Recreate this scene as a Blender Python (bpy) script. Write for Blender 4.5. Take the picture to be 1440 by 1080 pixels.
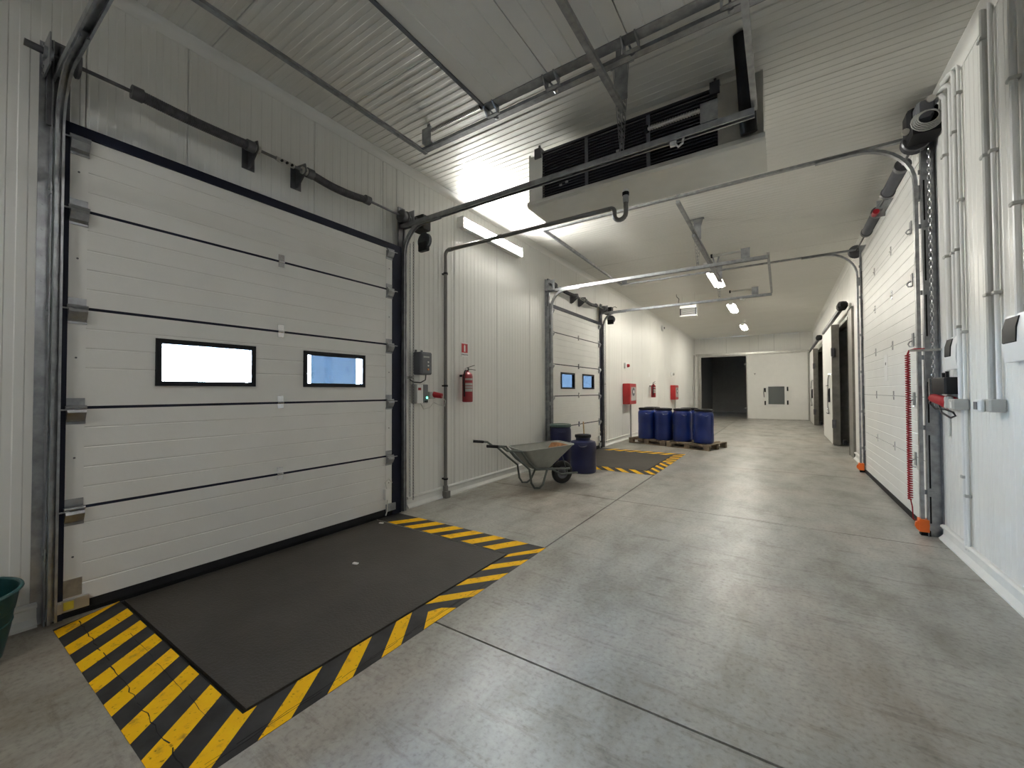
import bpy, math, random
from mathutils import Vector, Matrix
random.seed(7)
for o in list(bpy.data.objects): bpy.data.objects.remove(o)
S = bpy.context.scene
COL = S.collection
R = math.radians

# ------------------------------------------------------------------ camera
XL, XR, ZC, YE, YB = -3.83, 1.29, 4.18, 23.55, -6.0      # wall planes, ceiling, end wall, back wall
cam_d = bpy.data.cameras.new('camera'); cam = bpy.data.objects.new('camera', cam_d); COL.objects.link(cam)
cam_d.sensor_fit = 'HORIZONTAL'; cam_d.sensor_width = 36.0; cam_d.lens = 573.4 / 1440 * 36.0
cam_d.clip_start = 0.02; cam_d.clip_end = 300
th, pi_, ro = R(33.385), R(1.055), R(-0.19)
fw = Vector((-math.sin(th) * math.cos(pi_), math.cos(th) * math.cos(pi_), math.sin(pi_)))
r0 = Vector((math.cos(th), math.sin(th), 0)); u0 = r0.cross(fw)
rv = r0 * math.cos(ro) + u0 * math.sin(ro); uv = rv.cross(fw)
M = Matrix((rv, uv, -fw)).transposed().to_4x4(); M.translation = (0, 0, 1.42)
cam.matrix_world = M
S.camera = cam

# ------------------------------------------------------------------ world, exposure
S.view_settings.view_transform = 'Standard'; S.view_settings.look = 'None'
S.view_settings.exposure = 0.45; S.view_settings.gamma = 1.0; S.view_settings.use_curve_mapping = False
S.cycles.use_denoising = True
S.cycles.max_bounces = 10; S.cycles.diffuse_bounces = 6; S.cycles.glossy_bounces = 4; S.cycles.transparent_max_bounces = 12
S.cycles.caustics_reflective = False; S.cycles.caustics_refractive = False
S.cycles.sample_clamp_indirect = 6.0
W = bpy.data.worlds.new('sky'); S.world = W; W.use_nodes = True
wt = W.node_tree; wt.nodes.clear()
wo = wt.nodes.new('ShaderNodeOutputWorld'); wb = wt.nodes.new('ShaderNodeBackground')
tc = wt.nodes.new('ShaderNodeTexCoord'); sx = wt.nodes.new('ShaderNodeSeparateXYZ'); rp = wt.nodes.new('ShaderNodeValToRGB')
wt.links.new(tc.outputs['Generated'], sx.inputs[0]); wt.links.new(sx.outputs['Z'], rp.inputs[0])
rp.color_ramp.elements[0].position = 0.0; rp.color_ramp.elements[0].color = (0.55, 0.77, 1.0, 1)
rp.color_ramp.elements[1].position = 0.9; rp.color_ramp.elements[1].color = (0.42, 0.62, 1.0, 1)
wt.links.new(rp.outputs[0], wb.inputs['Color']); wb.inputs['Strength'].default_value = 220.0
wt.links.new(wb.outputs[0], wo.inputs[0])
LAMP = 120.0        # radiance of the fluorescent fittings

# ------------------------------------------------------------------ materials
MAT = {}
def nt(name):
    m = bpy.data.materials.new(name); m.use_nodes = True; MAT[name] = m
    t = m.node_tree; b = t.nodes['Principled BSDF']
    return m, t, b
def add_noise(t, scale, detail=4, rough=0.55, vec=None, stretch=None):
    n = t.nodes.new('ShaderNodeTexNoise'); n.inputs['Scale'].default_value = scale
    n.inputs['Detail'].default_value = detail; n.inputs['Roughness'].default_value = rough
    g = t.nodes.new('ShaderNodeNewGeometry')
    if stretch:
        mp = t.nodes.new('ShaderNodeMapping'); mp.inputs['Scale'].default_value = stretch[:3]
        if len(stretch) > 3: mp.inputs['Rotation'].default_value = (0, 0, stretch[3])
        t.links.new(g.outputs['Position'], mp.inputs[0]); t.links.new(mp.outputs[0], n.inputs['Vector'])
    else:
        t.links.new(g.outputs['Position'], n.inputs['Vector'])
    return n
def ramp(t, src, stops):
    r = t.nodes.new('ShaderNodeValToRGB'); e = r.color_ramp.elements
    while len(e) < len(stops): e.new(0.5)
    for el, (p, c) in zip(e, stops): el.position = p; el.color = (c[0], c[1], c[2], 1) if not isinstance(c, float) else (c, c, c, 1)
    t.links.new(src, r.inputs[0]); return r
def mixc(t, fac, a, b, mode='MIX'):
    m = t.nodes.new('ShaderNodeMix'); m.data_type = 'RGBA'; m.blend_type = mode
    for inp, v in ((0, fac), (6, a), (7, b)):
        if hasattr(v, 'links'): t.links.new(v, m.inputs[inp])
        elif inp == 0: m.inputs[0].default_value = v
        else: m.inputs[inp].default_value = (*v, 1)
    return m.outputs[2]
def plain(name, col, rough=0.5, metal=0.0, var=0.06, scale=6.0, bump=0.0, spec=0.5):
    m, t, b = nt(name)
    n = add_noise(t, scale)
    lo = tuple(max(0, c * (1 - var)) for c in col); hi = tuple(min(1, c * (1 + var)) for c in col)
    r = ramp(t, n.outputs[0], [(0.3, lo), (0.7, hi)])
    t.links.new(r.outputs[0], b.inputs['Base Color'])
    b.inputs['Roughness'].default_value = rough; b.inputs['Metallic'].default_value = metal
    b.inputs['Specular IOR Level'].default_value = spec
    if bump:
        bp = t.nodes.new('ShaderNodeBump'); bp.inputs['Strength'].default_value = bump; bp.inputs['Distance'].default_value = 0.004
        n2 = add_noise(t, scale * 12); t.links.new(n2.outputs[0], bp.inputs['Height']); t.links.new(bp.outputs[0], b.inputs['Normal'])
    return m
plain('wall_white', (0.74, 0.735, 0.705), 0.38, var=0.03, scale=1.2)
plain('ceiling_white', (0.69, 0.68, 0.64), 0.33, var=0.03, scale=1.0)
plain('trim_white', (0.72, 0.72, 0.69), 0.4, var=0.04)
plain('joint_dark', (0.06, 0.06, 0.058), 0.8)
plain('door_white', (0.75, 0.745, 0.72), 0.42, var=0.03, scale=2.5, bump=0.12)
plain('cap_white', (0.76, 0.755, 0.73), 0.4, var=0.02)
plain('galvanised', (0.34, 0.35, 0.365), 0.36, 0.85, var=0.24, scale=14)
plain('dark_steel', (0.13, 0.13, 0.14), 0.4, 0.7, var=0.25, scale=10)
plain('spring_steel', (0.07, 0.068, 0.075), 0.45, 0.55, var=0.3, scale=25)
plain('chrome', (0.72, 0.72, 0.74), 0.2, 0.95, var=0.08)
plain('jamb_steel', (0.20, 0.19, 0.17), 0.42, 0.5, var=0.2)
plain('stainless', (0.5, 0.49, 0.46), 0.35, 0.8, var=0.12)
plain('rubber', (0.010, 0.010, 0.011), 0.7, var=0.3, spec=0.2)
plain('black_plastic', (0.010, 0.010, 0.012), 0.5, var=0.2, spec=0.2)
plain('navy_seal', (0.007, 0.009, 0.022), 0.55, var=0.2, spec=0.25)
plain('grey_box', (0.10, 0.105, 0.12), 0.45, var=0.08)
plain('grey_plastic', (0.42, 0.42, 0.40), 0.45, var=0.05)
plain('white_plastic', (0.75, 0.75, 0.74), 0.35, var=0.02)
plain('red_paint', (0.40, 0.018, 0.022), 0.35, var=0.12)
plain('dark_red', (0.24, 0.008, 0.014), 0.28, var=0.15)
plain('red_plastic', (0.30, 0.012, 0.02), 0.45, var=0.1, spec=0.3)
plain('orange_plastic', (0.85, 0.16, 0.02), 0.4, var=0.08)
plain('blue_plastic', (0.003, 0.016, 0.13), 0.34, var=0.12)
plain('navy_plastic', (0.006, 0.008, 0.045), 0.4, var=0.15)
plain('green_lid', (0.05, 0.085, 0.075), 0.4, var=0.15)
plain('teal_plastic', (0.004, 0.035, 0.036), 0.35, var=0.15)
plain('teal_rim', (0.012, 0.07, 0.072), 0.35, var=0.1)
plain('wood', (0.20, 0.155, 0.105), 0.8, var=0.35, scale=9, bump=0.3)
plain('wood_pale', (0.50, 0.36, 0.2), 0.7, var=0.2, scale=9)
plain('pan_white', (0.70, 0.69, 0.64), 0.12, var=0.03)
plain('fin_dark', (0.02, 0.021, 0.026), 0.4, 0.5, var=0.3)
plain('slat_dark', (0.05, 0.052, 0.06), 0.35, 0.6, var=0.2)
plain('drain_grey', (0.16, 0.155, 0.145), 0.45, var=0.1)
plain('cable_black', (0.015, 0.015, 0.016), 0.5)
plain('cable_white', (0.6, 0.6, 0.57), 0.5)
plain('brass_yellow', (0.62, 0.5, 0.05), 0.45, 0.2, var=0.15)
plain('paint_black', (0.026, 0.025, 0.026), 0.6, var=0.5, scale=7, spec=0.25)
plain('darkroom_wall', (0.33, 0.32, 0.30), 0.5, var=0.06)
plain('yard', (0.30, 0.29, 0.27), 0.9, var=0.2)
plain('sign_white', (0.8, 0.8, 0.79), 0.4, var=0.01)
plain('tread', (0.012, 0.012, 0.012), 0.7, var=0.4, bump=0.3)
plain('indicator_orange', (0.9, 0.35, 0.1), 0.3)

# painted yellow, worn
m, t, b = nt('paint_yellow')
n = add_noise(t, 9, 6, 0.7); n2 = add_noise(t, 45, 3)
c1 = ramp(t, n.outputs[0], [(0.28, (0.40, 0.21, 0.03)), (0.44, (0.92, 0.50, 0.005)), (0.75, (0.97, 0.58, 0.006))])
c2 = ramp(t, n2.outputs[0], [(0.26, (0.35, 0.28, 0.2)), (0.38, (1, 1, 1))])
t.links.new(mixc(t, 1.0, c1.outputs[0], c2.outputs[0], 'MULTIPLY'), b.inputs['Base Color']); b.inputs['Roughness'].default_value = 0.6; b.inputs['Specular IOR Level'].default_value = 0.15

# concrete
m, t, b = nt('concrete')
big = add_noise(t, 0.55, 6, 0.6); mid = add_noise(t, 2.6, 8, 0.65, stretch=(1.0, 0.45, 1, 0.5)); fine = add_noise(t, 38, 4, 0.6)
streak = add_noise(t, 3.0, 8, 0.72, stretch=(0.5, 3.2, 1, 0.55))
cb = ramp(t, big.outputs[0], [(0.30, (0.265, 0.248, 0.222)), (0.48, (0.36, 0.358, 0.336)), (0.60, (0.375, 0.348, 0.318)), (0.74, (0.40, 0.394, 0.362))])
cm = ramp(t, mid.outputs[0], [(0.28, (0.62, 0.60, 0.55)), (0.50, (0.95, 0.95, 0.94)), (0.72, (1.16, 1.15, 1.12))])
cf = ramp(t, fine.outputs[0], [(0.25, (0.62, 0.60, 0.57)), (0.47, (0.96, 0.96, 0.95)), (0.7, (1.08, 1.08, 1.07))])
cs = ramp(t, streak.outputs[0], [(0.30, (0.60, 0.56, 0.52)), (0.46, (1, 1, 1))])
x = mixc(t, 1.0, cb.outputs[0], cm.outputs[0], 'MULTIPLY'); x = mixc(t, 1.0, x, cf.outputs[0], 'MULTIPLY'); x = mixc(t, 1.0, x, cs.outputs[0], 'MULTIPLY')
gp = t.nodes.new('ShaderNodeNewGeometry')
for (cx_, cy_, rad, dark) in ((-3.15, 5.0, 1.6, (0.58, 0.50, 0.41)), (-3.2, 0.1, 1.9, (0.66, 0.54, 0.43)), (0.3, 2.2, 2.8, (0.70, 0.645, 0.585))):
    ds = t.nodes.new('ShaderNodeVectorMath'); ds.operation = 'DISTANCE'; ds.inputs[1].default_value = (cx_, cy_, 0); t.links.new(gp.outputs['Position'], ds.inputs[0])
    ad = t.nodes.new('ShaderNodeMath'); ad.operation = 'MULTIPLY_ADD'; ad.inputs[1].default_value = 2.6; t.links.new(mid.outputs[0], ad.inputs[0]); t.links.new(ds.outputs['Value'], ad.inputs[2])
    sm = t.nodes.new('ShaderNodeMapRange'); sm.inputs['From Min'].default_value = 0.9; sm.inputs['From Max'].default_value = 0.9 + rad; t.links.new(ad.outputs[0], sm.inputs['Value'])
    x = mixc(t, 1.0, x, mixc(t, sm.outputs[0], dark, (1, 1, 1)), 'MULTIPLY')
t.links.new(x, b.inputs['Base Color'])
rr = ramp(t, mid.outputs[0], [(0.25, 0.45), (0.75, 0.28)]); t.links.new(rr.outputs[0], b.inputs['Roughness'])
bp = t.nodes.new('ShaderNodeBump'); bp.inputs['Strength'].default_value = 0.25; bp.inputs['Distance'].default_value = 0.004
bm_n = add_noise(t, 14, 8, 0.75); t.links.new(bm_n.outputs[0], bp.inputs['Height']); t.links.new(bp.outputs[0], b.inputs['Normal'])

# chequered leveller plate
m, t, b = nt('leveller_plate')
n = add_noise(t, 1.6, 6, 0.65); c1 = ramp(t, n.outputs[0], [(0.3, (0.036, 0.031, 0.026)), (0.7, (0.058, 0.051, 0.044))])
t.links.new(c1.outputs[0], b.inputs['Base Color']); b.inputs['Roughness'].default_value = 0.62; b.inputs['Specular IOR Level'].default_value = 0.3
w = t.nodes.new('ShaderNodeTexVoronoi'); w.inputs['Scale'].default_value = 70; g = t.nodes.new('ShaderNodeNewGeometry'); t.links.new(g.outputs['Position'], w.inputs['Vector'])
bp = t.nodes.new('ShaderNodeBump'); bp.inputs['Strength'].default_value = 0.6; bp.inputs['Distance'].default_value = 0.003
t.links.new(w.outputs['Distance'], bp.inputs['Height']); t.links.new(bp.outputs[0], b.inputs['Normal'])

# rusty wheelbarrow tray
m, t, b = nt('tray_grey')
n = add_noise(t, 6, 5); c1 = ramp(t, n.outputs[0], [(0.3, (0.23, 0.24, 0.22)), (0.7, (0.31, 0.31, 0.28))])
t.links.new(c1.outputs[0], b.inputs['Base Color']); b.inputs['Roughness'].default_value = 0.5; b.inputs['Metallic'].default_value = 0.3
plain('rust', (0.20, 0.085, 0.03), 0.85, var=0.5, scale=14)
plain('barrow_tube', (0.105, 0.12, 0.11), 0.45, 0.2, var=0.15)

def emis(name, col, st):
    m, t, b = nt(name); b.inputs['Base Color'].default_value = (*[min(1, c) for c in col], 1)
    b.inputs['Emission Color'].default_value = (*col, 1); b.inputs['Emission Strength'].default_value = st
emis('tube_light', (1.0, 0.985, 0.925), LAMP * 1.55)
emis('tube_warm', (1.0, 0.955, 0.84), LAMP * 1.12)
emis('tube_dim', (1.0, 0.985, 0.95), LAMP * 0.55)  # emission of the two added fill lamps
emis('led_green', (0.15, 1.0, 0.6), 3.0)

def pane_mat(name, tint, gloss, dots=0.0):
    m, t, b = nt(name); t.nodes.remove(b); out = t.nodes['Material Output']
    tr = t.nodes.new('ShaderNodeBsdfTransparent'); gl = t.nodes.new('ShaderNodeBsdfGlossy'); mx = t.nodes.new('ShaderNodeMixShader')
    gl.inputs['Roughness'].default_value = 0.05; mx.inputs[0].default_value = gloss
    tr.inputs[0].default_value = (*tint, 1)
    if dots:
        n = add_noise(t, 60, 3, 0.6)
        r = ramp(t, n.outputs[0], [(0.33, tuple(c * dots for c in tint)), (0.52, tint)])
        t.links.new(r.outputs[0], tr.inputs[0])
    t.links.new(tr.outputs[0], mx.inputs[1]); t.links.new(gl.outputs[0], mx.inputs[2]); t.links.new(mx.outputs[0], out.inputs[0])
pane_mat('pane_clear', (0.92, 0.95, 0.97), 0.06)
pane_mat('pane_wet', (0.040, 0.045, 0.051), 0.04, 0.7)  # droplet speckle plus a dark tint that dims the overbright sky
pane_mat('hatch_pane', (0.72, 0.73, 0.71), 0.22)

# ------------------------------------------------------------------ mesh helpers
ORG = {}
class MB:
    def __init__(s): s.v = []; s.f = []
    def box(s, x0, x1, y0, y1, z0, z1):
        b = len(s.v)
        s.v += [(x0, y0, z0), (x1, y0, z0), (x1, y1, z0), (x0, y1, z0), (x0, y0, z1), (x1, y0, z1), (x1, y1, z1), (x0, y1, z1)]
        s.f += [tuple(b + i for i in q) for q in ((0, 3, 2, 1), (4, 5, 6, 7), (0, 1, 5, 4), (1, 2, 6, 5), (2, 3, 7, 6), (3, 0, 4, 7))]
        return s
    def cbox(s, x0, x1, y0, y1, z0, z1, c=0.006):
        """box with chamfered vertical and horizontal edges (three stacked octagon-ish rings along z)"""
        c = min(c, (x1 - x0) * .45, (y1 - y0) * .45, (z1 - z0) * .45); rings = []
        def ring(z, k):
            return [(x0 + c + k, y0 + k, z), (x1 - c - k, y0 + k, z), (x1 - k, y0 + c + k, z), (x1 - k, y1 - c - k, z),
                    (x1 - c - k, y1 - k, z), (x0 + c + k, y1 - k, z), (x0 + k, y1 - c - k, z), (x0 + k, y0 + c + k, z)]
        rs = [ring(z0, c * .5), ring(z0 + c, 0), ring(z1 - c, 0), ring(z1, c * .5)]
        return s.loft(rs)
    def loft(s, rings, caps=True, close=False):
        b = len(s.v); n = len(rings[0])
        for r in rings: s.v += [tuple(p) for p in r]
        m = len(rings)
        for i in range(m if close else m - 1):
            for j in range(n):
                a0 = b + i * n; a1 = b + ((i + 1) % m) * n; k = (j + 1) % n
                s.f.append((a0 + j, a0 + k, a1 + k, a1 + j))
        if caps and not close:
            s.f.append(tuple(b + j for j in reversed(range(n)))); s.f.append(tuple(b + (m - 1) * n + j for j in range(n)))
        return s
    def obox(s, c, ax, ay, az):
        c, ax, ay, az = map(Vector, (c, ax, ay, az)); b = len(s.v)
        for k in (-1, 1):
            for (i, j) in ((-1, -1), (1, -1), (1, 1), (-1, 1)): s.v.append(tuple(c + ax * i + ay * j + az * k))
        s.f += [tuple(b + i for i in q) for q in ((0, 3, 2, 1), (4, 5, 6, 7), (0, 1, 5, 4), (1, 2, 6, 5), (2, 3, 7, 6), (3, 0, 4, 7))]
        return s
    def bar(s, p, q, w, h, up=(0, 0, 1)):
        p, q = Vector(p), Vector(q); d = (q - p); L = d.length; d.normalize(); up = Vector(up)
        sd = d.cross(up)
        if sd.length < 1e-4: sd = d.cross(Vector((1, 0, 0)))
        sd.normalize(); u = sd.cross(d)
        return s.obox((p + q) / 2, d * L / 2, sd * w / 2, u * h / 2)
    def cyl(s, p, q, r, n=14, r1=None):
        p, q = Vector(p), Vector(q); d = (q - p).normalized(); r1 = r if r1 is None else r1
        a = d.orthogonal().normalized(); bb = d.cross(a)
        ring = lambda c, rr: [c + (a * math.cos(2 * math.pi * i / n) + bb * math.sin(2 * math.pi * i / n)) * rr for i in range(n)]
        return s.loft([ring(p, r), ring(q, r1)])
    def tube(s, pts, r, n=8, close=False):
        pts = [Vector(p) for p in pts]; rings = []; prev = None; m = len(pts)
        for i, p in enumerate(pts):
            if close: d = pts[(i + 1) % m] - pts[i - 1]
            else: d = pts[min(i + 1, m - 1)] - pts[max(i - 1, 0)]
            d.normalize()
            a = d.orthogonal().normalized() if prev is None else (prev - d * prev.dot(d)).normalized()
            prev = a; bb = d.cross(a)
            rings.append([p + (a * math.cos(2 * math.pi * k / n) + bb * math.sin(2 * math.pi * k / n)) * r for k in range(n)])
        return s.loft(rings, close=close)
    def sweep(s, pts, prof, side):
        """profile (a along side vector, b along the normal = side x tangent)"""
        pts = [Vector(p) for p in pts]; side = Vector(side).normalized(); rings = []; m = len(pts)
        for i, p in enumerate(pts):
            d = (pts[min(i + 1, m - 1)] - pts[max(i - 1, 0)]).normalized(); nn = side.cross(d).normalized()
            rings.append([p + side * a + nn * bb for a, bb in prof])
        return s.loft(rings)
    def lathe(s, prof, c, n=28, ax=(0, 0, 1)):
        c = Vector(c); ax = Vector(ax).normalized(); a = ax.orthogonal().normalized(); bb = ax.cross(a)
        return s.loft([[c + ax * z + (a * math.cos(2 * math.pi * i / n) + bb * math.sin(2 * math.pi * i / n)) * r for i in range(n)] for r, z in prof])
    def poly(s, pts, z0, z1):
        return s.loft([[(x, y, z0) for x, y in pts], [(x, y, z1) for x, y in pts]])
    def extr(s, pts, d):
        d = Vector(d); return s.loft([[Vector(p) for p in pts], [Vector(p) + d for p in pts]])
    def build(s, name, mat, parent=None, flat=False, angle=32):
        o_ = Vector(ORG.get(parent.name, (0, 0, 0))) if parent else Vector((0, 0, 0))
        me = bpy.data.meshes.new(name)
        me.from_pydata([tuple(Vector(p) - o_) for p in s.v], [], s.f)
        import bmesh
        bmm = bmesh.new(); bmm.from_mesh(me); bmesh.ops.recalc_face_normals(bmm, faces=bmm.faces); bmm.to_mesh(me); bmm.free()
        me.materials.append(MAT[mat])
        if not flat:
            me.polygons.foreach_set('use_smooth', [True] * len(me.polygons)); me.set_sharp_from_angle(angle=R(angle))
        o = bpy.data.objects.new(name, me); COL.objects.link(o)
        if parent: o.parent = parent
        ORG[o.name] = tuple(o_) 
        return o
def thing(name, label, cat, loc, group=None):
    o = bpy.data.objects.new(name, None); COL.objects.link(o); o.location = loc; o.empty_display_size = 0.1
    ORG[o.name] = tuple(loc); o['label'] = label; o['category'] = cat
    if group: o['group'] = group
    return o
def tag(o, label, cat, group=None):
    o['label'] = label; o['category'] = cat
    if group: o['group'] = group
    return o
def struct(o, label=None):
    o['kind'] = 'structure'
    if label: o['label'] = label
    return o
def dup(o, parent=None, off=(0, 0, 0), label=None):
    c = o.copy(); COL.objects.link(c); c.parent = parent
    if parent is None: c.location = Vector(o.location) + Vector(off)
    if label: c['label'] = label
    ORG[c.name] = tuple(Vector(ORG[o.name]) + Vector(off))
    for ch in list(o.children): dup(ch, c, off)
    return c
def arc(c, r, a0, a1, n, e1, e2):
    c, e1, e2 = Vector(c), Vector(e1), Vector(e2)
    return [c + e1 * r * math.cos(R(a0 + (a1 - a0) * i / n)) + e2 * r * math.sin(R(a0 + (a1 - a0) * i / n)) for i in range(n + 1)]

# ------------------------------------------------------------------ shell: ribbed sandwich panels
def ribbed(mb, u0, u1, v0, v1, n0, nsgn, ua, va, na, pitch=0.0863, depth=0.003, th=0.05, gap=0.0025):
    """a panel in the plane na = n0 facing nsgn, ribs running along va"""
    u0 += gap; u1 -= gap
    prof = [(u0, -0.004), (u0 + 0.005, 0.0)]
    k = math.floor(u0 / pitch) * pitch
    while k < u1:
        for (a, d) in ((k + 0.002, 0.0), (k + 0.007, -depth), (k + pitch / 2 + 0.002, -depth), (k + pitch / 2 + 0.007, 0.0)):
            if u0 + 0.008 < a < u1 - 0.008: prof.append((a, d))
        k += pitch
    prof += [(u1 - 0.005, 0.0), (u1, -0.004), (u1, -th), (u0, -th)]
    def P(u, d, v):
        p = [0, 0, 0]; p[ua] = u; p[na] = n0 + nsgn * d; p[va] = v; return tuple(p)
    mb.loft([[P(u, d, v0) for u, d in prof], [P(u, d, v1) for u, d in prof]])
def panel_wall(name, ua, va, na, n0, nsgn, joints, vr, holes, mat, piece, label, u_lim, th_back=0.06):
    back = MB()
    cuts = sorted(set([u_lim[0], u_lim[1]] + [j for j in joints if u_lim[0] < j < u_lim[1]] + [h for ho in holes for h in ho[:2]]))
    rects = []
    for a, b_ in zip(cuts, cuts[1:]):
        mid = (a + b_) / 2; segs = [vr]
        for h in holes:
            if h[0] < mid < h[1]:
                ns = []
                for s0, s1 in segs:
                    if h[2] > s0 + 1e-3: ns.append((s0, min(s1, h[2])))
                    if h[3] < s1 - 1e-3: ns.append((max(s0, h[3]), s1))
                segs = ns
        rects += [(a, b_, s0, s1) for s0, s1 in segs]
    for a, b_, s0, s1 in rects:
        lo, hi = [0] * 3, [0] * 3
        lo[ua], hi[ua] = a, b_; lo[va], hi[va] = s0, s1
        q = sorted((n0 - nsgn * 0.05, n0 - nsgn * (0.05 + th_back))); lo[na], hi[na] = q
        back.box(lo[0], hi[0], lo[1], hi[1], lo[2], hi[2])
    o = struct(back.build(name, 'joint_dark', flat=True), label)
    for a, b_, s0, s1 in rects:
        mb = MB(); ribbed(mb, a, b_, s0, s1, n0, nsgn, ua, va, na); mb.build(piece, mat, o, flat=True)
    return o
YJ = [1.235 + 1.035 * k for k in range(-8, 24)]
DYB = 6.51                                           # second dock bay is the first moved along
holesL = [(0.68, 3.10, 0.0, 3.06), (0.68 + DYB, 3.10 + DYB, 0.0, 3.06)]
panel_wall('wall_left', 1, 2, 0, XL, 1, YJ, (0, ZC + .1), holesL, 'wall_white', 'wall_panel', 'off-white ribbed sandwich panel wall with the dock doors', (YB - .1, YE + .3))
YJR = [4.475 + 1.035 * k for k in range(-12, 24)]
holesR = [(-0.55, 2.85, 0, 3.80), (11.55, 14.2, 0, 3.05), (18.0, 21.4, 0, 3.05)]
panel_wall('wall_right', 1, 2, 0, XR, -1, YJR, (0, ZC + .1), holesR, 'wall_white', 'wall_panel', 'off-white ribbed sandwich panel wall with cold store doors', (YB - .1, YE + .3))
XJ = [-3.35 + 1.035 * k for k in range(-1, 6)]
panel_wall('wall_end', 0, 2, 1, YE, -1, XJ, (0, ZC), [(-3.5, -0.9, 0, 3.22)], 'wall_white', 'wall_panel', 'off-white panel wall closing the far end', (XL, XR))
panel_wall('wall_back', 0, 2, 1, YB, 1, XJ, (0, ZC), [], 'wall_white', 'wall_panel', 'off-white panel wall behind the viewer', (XL, XR))
CJ = [2.395 + 1.03 * k for k in range(-9, 22)]
panel_wall('ceiling', 1, 0, 2, ZC, -1, CJ, (XL, XR), [], 'ceiling_white', 'ceiling_panel', 'off-white ribbed panel ceiling', (YB, YE))

# floor: base plus saw-cut concrete slabs
PIT = (XL, -2.0, 0.868, 2.985)
fl = MB().box(XL - 0.3, XR + 6.2, YB - 0.2, YE + 7.5, -0.6, -0.25).build('floor', 'joint_dark', flat=True); struct(fl, 'grey polished concrete floor with saw-cut joints')
YS = [YB, -4.84, -1.49, 1.86, 5.21, 8.56, 11.91, 15.26, 18.61, YE + 0.2]
XM = -1.808; g = 0.0065
for a, b_ in zip(YS, YS[1:]):
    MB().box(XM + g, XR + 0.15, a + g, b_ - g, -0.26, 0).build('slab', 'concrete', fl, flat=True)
def ring_slab(y0, y1, p):
    m = MB(); x0, x1 = XL - 0.1, XM - g
    m.box(x0, x1, y0 + g, p[2], -0.26, 0); m.box(x0, x1, p[3], y1 - g, -0.26, 0); m.box(p[1], x1, p[2], p[3], -0.26, 0)
    return m
for a, b_ in ((YB, -1.49), (3.5 + 1.71, 5.21)):
    if b_ - a > 0.1: MB().box(XL - 0.1, XM - g, a + g, b_ - g, -0.26, 0).build('slab', 'concrete', fl, flat=True)
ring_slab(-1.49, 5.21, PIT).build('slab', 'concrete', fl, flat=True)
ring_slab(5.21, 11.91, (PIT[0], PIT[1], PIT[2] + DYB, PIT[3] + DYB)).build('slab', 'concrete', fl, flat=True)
for a, b_ in ((11.91, 15.26), (15.26, 18.61), (18.61, YE + 0.2)):
    MB().box(XL - 0.1, XM - g, a + g, b_ - g, -0.26, 0).build('slab', 'concrete', fl, flat=True)
MB().box(XL - 0.1, XR + 0.15, YE + 0.2, YE + 7.4, -0.26, -0.002).build('slab', 'concrete', fl, flat=True)      # room beyond
MB().box(XR + 0.15, XR + 6.1, YB, YE, -0.26, -0.002).build('slab', 'concrete', fl, flat=True)                    # rooms on the right

# rooms seen through the open doors
def room(nm, x0, x1, y0, y1, z1, faces):
    for f in faces:
        m = MB()
        if f == 'left': m.box(x0 - .1, x0, y0, y1, 0, z1)
        if f == 'right': m.box(x1, x1 + .1, y0, y1, 0, z1)
        if f == 'near': m.box(x0, x1, y0 - .1, y0, 0, z1)
        if f == 'far': m.box(x0, x1, y1, y1 + .1, 0, z1)
        if f == 'ceiling':
            m.box(x0 - .1, x1 + .1, y0 - .1, y1 + .1, z1, z1 + .1); struct(m.build('ceiling', 'darkroom_wall', flat=True), nm + ' ceiling'); continue
        struct(m.build('wall_' + f, 'darkroom_wall', flat=True), nm + ' wall')
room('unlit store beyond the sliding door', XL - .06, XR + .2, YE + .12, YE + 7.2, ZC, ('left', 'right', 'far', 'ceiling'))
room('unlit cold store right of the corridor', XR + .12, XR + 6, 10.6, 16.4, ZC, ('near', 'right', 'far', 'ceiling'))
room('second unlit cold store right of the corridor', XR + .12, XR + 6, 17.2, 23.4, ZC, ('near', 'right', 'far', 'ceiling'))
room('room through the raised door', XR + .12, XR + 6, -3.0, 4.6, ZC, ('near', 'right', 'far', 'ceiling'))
struct(MB().box(XL - .45, XL - .1, YB - .2, YE + .2, -1.2, -.004).build('trim_4', 'yard', flat=True), 'added foundation edge under the left wall, closing daylight leaks')  # unseen block added to keep daylight out of joints and pit
struct(MB().box(XL - 2.9, XL - .11, YB, YE, 3.55, 3.7).build('trim_5', 'yard', flat=True), 'added unseen canopy blocking the high sky over the loading dock')  # added out of view to keep steep skylight off the floor
struct(MB().box(-60, XL - 0.4, -60, 90, -1.35, -1.25).build('ground', 'yard', flat=True), 'paved yard outside the dock doors')

# cove trims at ceiling and curved plinths at the floor
def cove(name, x, sg, y0, y1):
    pts = [(x, 0, ZC - .075), (x + sg * .004, 0, ZC - .075), (x + sg * .012, 0, ZC - .05), (x + sg * .026, 0, ZC - .026), (x + sg * .05, 0, ZC - .012), (x + sg * .075, 0, ZC - .004), (x + sg * .075, 0, ZC), (x, 0, ZC)]
    struct(MB().extr([(p[0], y0, p[2]) for p in pts], (0, y1 - y0, 0)).build(name, 'wall_white', angle=50), 'white cove strip between wall and ceiling')
cove('trim_1', XL, 1, YB, YE); cove('trim_2', XR, -1, YB, YE)
def plinth(name, x, sg, runs):
    m = MB()
    for y0, y1 in runs:
        pts = [(x, 0.0), (x + sg * .046, 0.0), (x + sg * .046, .016), (x + sg * .034, .026), (x + sg * .016, .05), (x + sg * .012, .105), (x + sg * .036, .118), (x + sg * .036, .132), (x + sg * .02, .142), (x, .142)]
        m.extr([(a, y0, z) for a, z in pts], (0, y1 - y0, 0))
    struct(m.build(name, 'trim_white'), 'white moulded plinth along the wall foot')
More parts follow.
